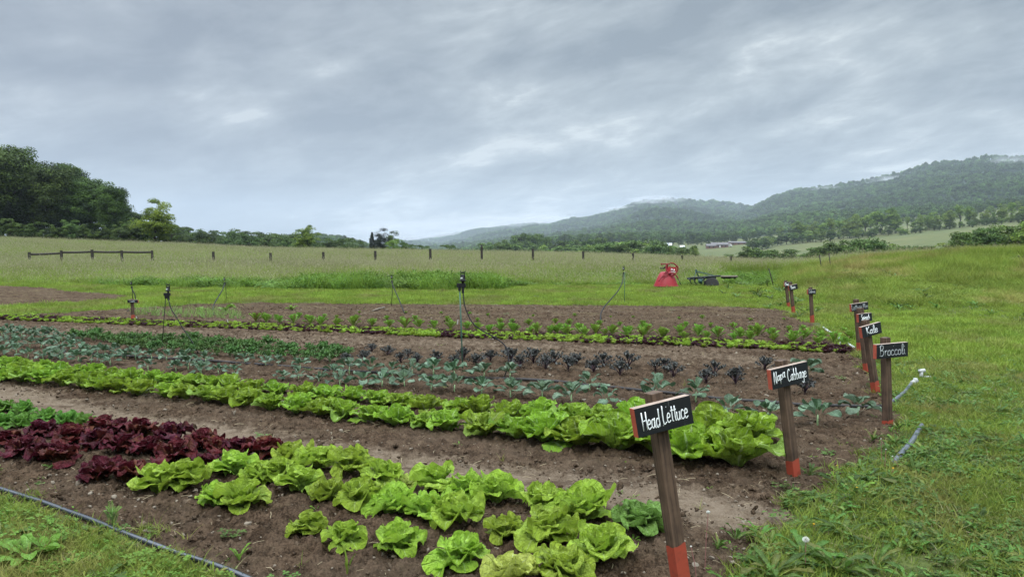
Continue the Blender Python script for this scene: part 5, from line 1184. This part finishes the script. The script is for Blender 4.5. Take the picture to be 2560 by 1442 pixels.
MT_cedar = folmat('cedar_leaf', (.012, .019, .012), (.026, .036, .020), .05, hue=.2)
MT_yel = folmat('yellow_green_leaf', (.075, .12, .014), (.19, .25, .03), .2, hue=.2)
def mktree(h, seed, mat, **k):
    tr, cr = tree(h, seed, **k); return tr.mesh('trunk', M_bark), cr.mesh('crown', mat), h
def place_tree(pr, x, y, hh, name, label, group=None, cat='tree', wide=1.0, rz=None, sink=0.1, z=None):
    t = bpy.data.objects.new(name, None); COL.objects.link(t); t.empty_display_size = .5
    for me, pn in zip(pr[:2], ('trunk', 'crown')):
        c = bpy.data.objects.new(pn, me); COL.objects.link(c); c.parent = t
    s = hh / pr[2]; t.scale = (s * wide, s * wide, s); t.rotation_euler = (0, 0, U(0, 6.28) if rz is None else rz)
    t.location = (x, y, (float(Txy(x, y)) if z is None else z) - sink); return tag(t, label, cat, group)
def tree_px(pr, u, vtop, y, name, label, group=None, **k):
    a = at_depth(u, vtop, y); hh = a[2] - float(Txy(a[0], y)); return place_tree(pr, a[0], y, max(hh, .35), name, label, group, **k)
# the dark wood on the left
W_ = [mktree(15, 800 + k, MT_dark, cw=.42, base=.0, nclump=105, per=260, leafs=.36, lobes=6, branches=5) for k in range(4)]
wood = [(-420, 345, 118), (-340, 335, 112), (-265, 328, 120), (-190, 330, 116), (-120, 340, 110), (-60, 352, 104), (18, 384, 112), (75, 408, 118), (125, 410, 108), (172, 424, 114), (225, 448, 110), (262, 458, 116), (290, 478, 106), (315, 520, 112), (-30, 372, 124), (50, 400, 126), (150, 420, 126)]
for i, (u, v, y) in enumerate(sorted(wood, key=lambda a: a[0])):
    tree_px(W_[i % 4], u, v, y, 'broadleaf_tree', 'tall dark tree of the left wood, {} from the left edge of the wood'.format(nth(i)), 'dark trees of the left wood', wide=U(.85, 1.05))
edge = [(350, 528, 102, MT_dark), (395, 545, 118, MT_dark), (322, 548, 98, MT_dark), (300, 560, 96, MT_mid), (30, 545, 97, MT_mid), (130, 552, 96, MT_dark), (215, 556, 96, MT_dark), (80, 550, 100, MT_dark), (262, 553, 97, MT_dark), (-20, 540, 100, MT_dark), (175, 548, 98, MT_mid)]
Ed = {MT_dark: mktree(8, 820, MT_dark, cw=.5, base=-.05, nclump=60, per=200, leafs=.34, branches=3), MT_mid: mktree(8, 821, MT_mid, cw=.5, base=-.05, nclump=60, per=200, leafs=.34, branches=3)}
for i, (u, v, y, m) in enumerate(sorted(edge, key=lambda a: a[0])):
    tree_px(Ed[m], u, v, y, 'low_tree', 'low bushy tree along the foot of the wood, {} from the left'.format(nth(i)), 'low trees along the foot of the wood')
tree_px(mktree(9, 831, MT_yel, cw=.40, base=.05, nclump=80, per=170, leafs=.28, lobes=7, branches=10, hole=.2), 384, 502, 96, 'yellow_green_tree', 'yellow green tree at the right end of the dark wood')
tree_px(mktree(7, 832, MT_mid, cw=.5, base=.02, nclump=36, per=180, leafs=.3), 425, 556, 100, 'low_tree', 'mid green bush beside the yellow green tree')
# trees behind the crest
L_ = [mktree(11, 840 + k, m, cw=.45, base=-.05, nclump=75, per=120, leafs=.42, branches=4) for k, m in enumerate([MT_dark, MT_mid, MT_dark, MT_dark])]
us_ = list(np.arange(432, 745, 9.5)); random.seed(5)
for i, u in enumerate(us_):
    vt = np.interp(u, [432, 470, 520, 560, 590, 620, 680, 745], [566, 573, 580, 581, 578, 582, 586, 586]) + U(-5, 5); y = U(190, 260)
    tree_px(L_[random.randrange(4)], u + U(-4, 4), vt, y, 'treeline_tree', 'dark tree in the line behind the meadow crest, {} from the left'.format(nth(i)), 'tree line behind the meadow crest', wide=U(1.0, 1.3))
us_ = list(np.arange(655, 905, 17.0))
for i, u in enumerate(us_):
    tree_px(L_[1 if U(0, 1) < .7 else 2], u + U(-4, 4), U(592, 602), U(150, 190), 'crest_shrub', 'low shrub peeping over the meadow crest, {} from the left'.format(nth(i)), 'low shrubs along the meadow crest', wide=U(1.1, 1.5), cat='shrub')
Lt = mktree(6, 850, MT_light, cw=.5, base=.05, nclump=60, per=130, leafs=.24, lobes=6, branches=5)
tree_px(Lt, 770, 568, 118, 'light_green_tree', 'round light green tree alone on the meadow crest', cat='tree', wide=1.05)
Ce = mktree(8, 860, MT_cedar, cw=.26, base=.05, nclump=60, per=130, leafs=.26, conif=True, branches=2)
tree_px(mktree(8, 861, MT_cedar, cw=.30, base=.05, nclump=52, per=120, leafs=.26, lobes=7, branches=4), 950, 574, 150, 'cedar_tree', 'dark cedar, taller of the two at the crest centre', wide=.95)
tree_px(Ce, 930, 580, 150, 'cedar_tree', 'narrow dark cedar at the left of the crest pair', wide=.8)
tree_px(mktree(8, 863, MT_mid, cw=.38, base=.45, nclump=22, per=110, leafs=.28, branches=7), 983, 579, 156, 'forked_tree', 'open forked tree just right of the dark cedar', wide=.8)
tree_px(mktree(6, 864, MT_light, cw=.5, base=.02, nclump=40, per=120, leafs=.24), 985, 597, 146, 'light_green_bush', 'light green bush in front of the forked tree', cat='shrub', wide=1.1)
for i, (u, v, y) in enumerate([(1025, 610, 150), (1042, 612, 152), (1062, 614, 155), (1010, 607, 150), (1108, 612, 160), (1122, 612, 158), (1000, 604, 148)]):
    tree_px(L_[1], u, v, y, 'crest_bush', 'small bush on the crest right of the cedars, {} in the row'.format(nth(i)), 'small bushes right of the cedars', cat='shrub', wide=1.3)
# valley trees: belts of single trees
V_lt = [mktree(12, 870 + k, MT_light, cw=.40, base=.06, nclump=60, per=80, leafs=.6, branches=6) for k in range(3)]
V_md = [mktree(12, 880 + k, MT_mid, cw=.44, base=.0, nclump=60, per=80, leafs=.6, branches=4) for k in range(3)]
V_dk = [mktree(12, 890 + k, MT_dark, cw=.46, base=.0, nclump=60, per=80, leafs=.6, branches=3) for k in range(2)]
V_open = [mktree(12, 900 + k, MT_light, cw=.32, base=.28, nclump=34, per=70, leafs=.55, branches=10, shape='tall') for k in range(3)]
def belt(u0, u1, step, rfun, vtop, jit, kinds, name, label, group, wide=(.9, 1.2), vj=4, cat='tree', ju=.4):
    lst = []; u = u0
    while u < u1: lst.append(u + U(-ju, ju) * step); u += step * U(.75, 1.25)
    lst.sort()
    for i, u in enumerate(lst):
        r = rfun(u) * U(1 - jit, 1 + jit); tree_px(kinds[random.randrange(len(kinds))], u, vtop(u) + U(-vj, vj), r, name, label.format(nth(i)), group, wide=U(*wide), cat=cat)
I = lambda *p: (lambda u: float(np.interp(u, [a[0] for a in p], [a[1] for a in p])))
random.seed(11)
belt(1228, 1262, 10, lambda u: 420, I((1228, 612), (1262, 606)), .05, V_md, 'valley_tree', 'small tree left of the dark poplar group, {} from the left', 'small trees left of the poplar group')
belt(1285, 1370, 9, lambda u: 470, I((1285, 596), (1320, 589), (1345, 592), (1372, 600)), .03, V_md + V_dk[:1], 'grove_tree', 'tree in the tight grove beyond the meadow, {} from the left', 'tight grove beyond the meadow', wide=(.55, .75))
belt(1225, 1480, 16, lambda u: 330, I((1225, 613), (1300, 612), (1380, 615), (1480, 618)), .08, V_md + V_lt[:1], 'valley_bush', 'low green bush in front of the grove, {} from the left', 'low bushes in front of the grove', wide=(1.0, 1.4), cat='shrub')
belt(1370, 1900, 13, I((1370, 820), (1900, 760)), I((1370, 596), (1430, 586), (1500, 584), (1560, 584), (1650, 588), (1800, 582), (1900, 578)), .05, V_dk + V_md + V_md, 'forest_edge_tree', 'tree of the far forest edge beyond the fields, {} from the left', 'far forest edge beyond the fields')
belt(1400, 1560, 14, lambda u: 430, I((1400, 606), (1440, 603), (1490, 598), (1560, 612)), .05, V_dk + V_md, 'copse_tree', 'tree in the dark copse left of the barn, {} from the left', 'dark copse left of the barn')
belt(1470, 1705, 13, I((1470, 250), (1705, 225)), I((1470, 614), (1540, 608), (1600, 604), (1640, 606), (1705, 626)), .06, V_md + V_lt[:1], 'hedge_tree', 'green tree just beyond the meadow, {} from the left of that hedge', 'hedge just beyond the meadow', wide=(1.0, 1.35))
belt(1560, 1900, 15, lambda u: 700, I((1560, 588), (1650, 594), (1720, 592), (1800, 590), (1900, 592)), .06, V_dk + V_md, 'valley_tree', 'dark tree in the clump above the farm buildings, {} from the left', 'dark clump above the farm buildings')
belt(1872, 1925, 11, lambda u: 520, I((1872, 603), (1895, 597), (1925, 596)), .03, V_dk + V_md, 'valley_bush', 'round tree at the left end of the field hedge, {} from the left', 'left end of the field hedge')
belt(1700, 1735, 14, lambda u: 240, I((1700, 622), (1735, 622)), .03, V_lt, 'light_bush', 'light green bush behind the red spreader, {} from the left', 'light bushes behind the red spreader', cat='shrub')
hr = I((1920, 540), (2100, 520), (2300, 490), (2560, 440), (2900, 430))
belt(1920, 2700, 11, hr, I((1920, 590), (2000, 582), (2100, 576), (2180, 572), (2300, 566), (2400, 556), (2500, 542), (2560, 534), (2700, 520)), .03, V_dk[:1] + V_md + V_lt, 'hedgerow_tree', 'low bushy tree of the long field hedge, {} from the left', 'long hedge above the sloping field', wide=(1.1, 1.5))
belt(1990, 2660, 21, lambda u: hr(u) * 1.03, I((1990, 562), (2060, 555), (2110, 540), (2160, 524), (2215, 522), (2260, 543), (2300, 533), (2330, 530), (2370, 524), (2430, 520), (2480, 535), (2510, 508), (2560, 505), (2660, 500)), .02, V_open + V_lt, 'hedgerow_tree', 'tall light green tree rising from the long field hedge, {} from the left', 'tall trees of the long field hedge', vj=9, wide=(.75, 1.05))
belt(1930, 2700, 15, lambda u: 720, I((1930, 572), (2100, 552), (2300, 540), (2450, 520), (2560, 500), (2700, 490)), .05, V_md + V_lt, 'upper_wood_tree', 'tree of the wood behind the long hedge, {} from the left', 'wood behind the long hedge')
random.seed(12)
belt(1795, 2010, 15, lambda u: 150, I((1795, 645), (1840, 628), (1880, 626), (1950, 630), (2010, 628)), .05, V_lt[:1] + V_md, 'field_bush', 'bushy green shrub behind the last fence posts, {} from the left', 'shrubs behind the last fence posts', wide=(.9, 1.4), cat='shrub', vj=8)
belt(2020, 2240, 14, lambda u: 120, I((2020, 634), (2045, 612), (2080, 608), (2130, 612), (2180, 600), (2240, 612)), .08, V_md + V_lt[:1], 'field_bush', 'green shrub just behind the mound, {} from the left', 'shrubs just behind the mound', wide=(.8, 1.4), cat='shrub', vj=9)
belt(2240, 2390, 26, lambda u: 110, I((2240, 620), (2390, 612)), .05, V_md, 'field_bush', 'small low shrub on the mound skyline, {} from the left', 'small shrubs on the mound skyline', wide=(1.0, 1.4), cat='shrub')
belt(2385, 2700, 17, lambda u: 95, I((2385, 590), (2430, 571), (2480, 580), (2530, 566), (2600, 560), (2700, 556)), .05, V_md + V_lt[:1], 'thicket_bush', 'bush of the thicket at the right edge behind the mound, {} from the left', 'thicket at the right edge behind the mound', wide=(.8, 1.2), cat='shrub', vj=12)
cb = mktree(1.2, 910, MT_light, cw=.24, base=.05, nclump=20, per=60, leafs=.07, shape='tall')
tree_px(cb, 1918, 689, 27.0, 'young_conifer', 'little upright shrub at the left foot of the mound', cat='shrub')
# squash seedlings on the far bed
for i, (u, v, s) in enumerate([(505, 778, .9), (565, 779, 1.2), (728, 776, .9)]):
    single(rosette(8, .22, .16, 920 + i, 55, -20), ML_weedlight, u, v, 'squash_plant', ['pale squash seedling left of the small hose, on bare soil', 'pale squash seedling just right of the small hose', 'pale squash seedling alone in the far bare bed'][i], 'squash', s)

# forest on the hills (a wood far off that reads as one mass)
def crownlump(seed, n=150, s=1.0):
    rg = np.random.default_rng(seed); mb = MB()
    for k in range(13):
        d = rg.normal(size=3); d /= np.linalg.norm(d); c = d * np.array([.62, .62, .45]) * rg.uniform(.5, 1) + np.array([0, 0, .8]); m = n // 2
        e = rg.normal(size=(m, 3)); e /= np.linalg.norm(e, axis=1)[:, None]; C = c + e * .34 * rg.random(m)[:, None] ** .4
        V, Q = leafquads(C, e + np.array([0, 0, .5]), np.full(m, .17), rg); mb.add(V, Q=Q, rnd=np.repeat(np.clip(.5 + .3 * rg.normal() + .1 * rg.normal(size=m), 0, 1), 4))
    return mb
MT_for = folmat('hill_forest_leaf', (.022, .044, .010), (.092, .150, .030), .1, hue=1.1, pos=.004)
FR = [proto(crownlump(950 + k), MT_for) for k in range(5)]
out = []; r = 830.0
while r < 6300:
    st = min(max(8.5, r * .0066), 22.0); r2 = r + st; n = int((3050 - 560) / F * r / st)
    uu = np.linspace(560, 3050, n) + rng.normal(0, .32, n) * st / r * F; rr = r + rng.normal(0, .4, n) * st
    cd = np.interp(uu, CU, CD); k = (rr < cd + 40)
    out.append(np.stack([(uu[k] - 1280) / F * rr[k], rr[k]], 1)); r = r2
P = np.concatenate(out); sc_ = np.minimum(np.maximum(8.5, P[:, 1] * .0066), 22) * rng.uniform(.45, .76, len(P))
zz = Txy(P[:, 0], P[:, 1]); print('forest', len(P))
scatter('hill_forest', np.column_stack([P, zz + 1.0]), FR, scl=sc_, squash=rng.uniform(.8, 1.15, len(P)) * np.where(P[:, 1] > 2500, .85, 1), tilt=.05, label='deciduous forest covering the long mountain ridge', cat='forest')

# ------------------------------------------------------------------ farm buildings in the valley
M_wallred = paint('weathered_red_board', (.16, .07, .05), .8, wear=.3, scale=.8); M_wallwhite = paint('white_siding', (.62, .61, .58), .7, wear=.1, scale=.8)
M_roofwhite = paint('pale_metal_roof', (.66, .69, .74), .45, wear=.1, scale=.5); M_roofgrey = paint('grey_shingle_roof', (.13, .12, .12), .85, wear=.2, scale=1.0)
M_darkwin = paint('dark_window_glass', (.02, .025, .03), .15, wear=.05); M_wallbrick = paint('red_brown_brick', (.17, .095, .075), .9, wear=.3, scale=1.5)
def house(u, v, y, L, W, H, RH, wall, roof, label, rz=0.0, cat='house', name='farmhouse', wins=4, door=True):
    p = at_depth(u, v, y); z = float(Txy(p[0], y)); t = thing(name, (p[0], y, z - .3), label, cat, rz)
    a = MB(); V = [(-L/2, -W/2, 0), (L/2, -W/2, 0), (L/2, W/2, 0), (-L/2, W/2, 0), (-L/2, -W/2, H), (L/2, -W/2, H), (L/2, W/2, H), (-L/2, W/2, H), (-L/2, 0, H + RH), (L/2, 0, H + RH)]
    a.add(V, P=[[0, 1, 5, 4], [1, 2, 6, 9, 5], [2, 3, 7, 6], [3, 0, 4, 8, 7]]); a.build('wall', wall, t, smooth=False)
    ov = .4; b = MB(); k = RH / (W / 2)
    for sg in (-1, 1):
        y0, z0_ = sg * (W / 2 + ov), H - ov * k
        Vr = [(-L/2 - ov, y0, z0_ + .02), (L/2 + ov, y0, z0_ + .02), (L/2 + ov, 0, H + RH + .02), (-L/2 - ov, 0, H + RH + .02)]
        Vt = [(x, yy, zz_ + .16) for x, yy, zz_ in Vr]; b.add(Vr + Vt, P=[[0, 1, 2, 3], [4, 7, 6, 5], [0, 4, 5, 1], [1, 5, 6, 2], [2, 6, 7, 3], [3, 7, 4, 0]])
    ro = b.build('roof', roof, t, smooth=False)
    for i in range(wins):
        x = -L / 2 + L * (i + .7) / (wins + .4); c = MB(); addbox(c, (1.0, .08, 1.1), (x, -W / 2 - .03, H * .58)); c.build('window', M_darkwin, t, smooth=False)
    if door: c = MB(); addbox(c, (1.0, .08, 2.0), (-L / 2 + L * .5, -W / 2 - .04, 1.3)); c.build('door', M_wallwhite, t, smooth=False)
    return t
house(1668, 627, 560, 6.5, 7, 3.0, 2.4, M_wallred, M_roofwhite, 'barn with a pale metal roof among the valley trees', R(-22), 'barn', 'barn', 1)
house(1798, 622, 590, 13, 6, 2.6, 1.6, M_wallbrick, M_roofgrey, 'long low brick farmhouse with grey roof in the valley', R(-4))
house(1777, 623, 586, 7, 5, 2.4, 1.3, M_wallbrick, M_roofgrey, 'small brick wing left of the long farmhouse', R(-4), 'outbuilding', 'outbuilding', 2, False)
house(1844, 617, 640, 16, 6, 1.9, 1.0, M_wallred, M_roofgrey, 'low wide shed on the slope right of the farmhouse', R(-3), 'shed', 'shed', 3, False)
house(1705, 626, 560, 2.5, 3, 2.8, 1.0, M_wallwhite, M_roofwhite, 'small white shed right of the barn', 0, 'shed', 'shed', 1, False)
house(1712, 627, 555, 5, 3, 1.4, .7, M_wallred, M_roofgrey, 'tiny red shed beside the small white shed', 0, 'shed', 'shed', 0, False)
def van(u, v, y, L, label, rz=0):
    p = at_depth(u, v, y); t = thing('camper_van', (p[0], y, float(Txy(p[0], y)) - .1), label, 'camper van', rz)
    a = MB(); V, P = box_vf(L, 2.1, 1.9, .22, (0, 0, 1.45)); V[:, 0] = np.where((V[:, 0] > L * .3) & (V[:, 2] > 1.6), V[:, 0] - .7, V[:, 0]); a.add(V, P=P); a.build('body', M_wallwhite, t)
    c = MB(); addbox(c, (L * .5, .06, .5), (-.2, -1.06, 1.75), bev=.02); c.build('window', M_darkwin, t)
    for x in (-L * .3, L * .3):
        for yy in (-.95, .95): w_ = MB(); lathe(w_, [(.2, -.11), (.36, -.1), (.36, .1), (.2, .11)], 14, (x, yy, .42), M=Matrix.Rotation(R(90), 3, 'X')); w_.build('wheel', M_rubber, t)
van(1813, 621, 588, 3.6, 'left white camper parked beside the long farmhouse'); van(1823, 621, 590, 4.2, 'right white camper parked beside the long farmhouse')

# ------------------------------------------------------------------ air
def volbox(name, x0, x1, y0, y1, z0, z1, dens, label, col=(.80, .90, 1.0)):
    m, nt = newmat(name); pv = nd(nt, 'ShaderNodeVolumePrincipled', {'Color': (*col, 1), 'Density': dens, 'Anisotropy': .1}); nd(nt, 'ShaderNodeOutputMaterial', {'Volume': pv.outputs[0]})
    V, P = box_vf(x1 - x0, y1 - y0, z1 - z0, 0, ((x0 + x1) / 2, (y0 + y1) / 2, (z0 + z1) / 2)); mb = MB(); mb.add(V, P=P)
    return tag(mb.build(name, m, smooth=False), label, 'haze', None, 'stuff')
volbox('haze', -80000, 80000, -400, 7600, -60, 420, 1.25e-4, 'thin moist air that pales the distant hills')
def mist(u, v, y, sx_, sy_, sz_, dens, label, seed):
    p = at_depth(u, v, y); m, nt = newmat('mist')
    oc = nd(nt, 'ShaderNodeTexCoord').outputs['Object']
    ln = nd(nt, 'ShaderNodeVectorMath', {0: oc}, operation='LENGTH').outputs['Value']
    n = noise(nt, nd(nt, 'ShaderNodeMapping', {'Vector': oc, 'Location': (seed, seed * 2, 0), 'Scale': (1, 1, 1)}).outputs[0], 2.2, 3.0, .6)
    d = math_(nt, 'MULTIPLY', mrange(nt, ln, .25, 1.0, 1, 0), mrange(nt, n, .38, .68))
    pv = nd(nt, 'ShaderNodeVolumePrincipled', {'Color': (.95, .97, 1, 1), 'Density': math_(nt, 'MULTIPLY', d, dens)}); nd(nt, 'ShaderNodeOutputMaterial', {'Volume': pv.outputs[0]})
    bm = bmesh.new(); bmesh.ops.create_icosphere(bm, subdivisions=3, radius=1.0); bm.verts.index_update(); mb = MB(); mb.add([q.co[:] for q in bm.verts], P=[[q.index for q in f.verts] for f in bm.faces]); bm.free()
    o = mb.build('mist', m); o.location = p; o.scale = (sx_, sy_, sz_); return tag(o, label, 'mist', None, 'stuff')
mist(2225, 452, 2050, 70, 60, 20, .02, 'wisp of mist on the ridge shoulder', 1)
mist(2065, 474, 2230, 70, 60, 14, .014, 'thin mist on the ridge left of the shoulder', 2)
mist(2525, 405, 1850, 60, 60, 26, .014, 'mist rising over the summit trees', 3)
mist(1635, 500, 3180, 150, 200, 24, .012, 'cloud touching the middle hill top', 4)
mist(1555, 523, 3300, 120, 200, 20, .010, 'mist on the left shoulder of the middle hill', 5)
mist(1330, 552, 4250, 520, 400, 50, .006, 'low cloud along the farther ridge', 6)
mist(1100, 585, 5200, 950, 500, 120, .007, 'low cloud swallowing the end of the ridge', 7)
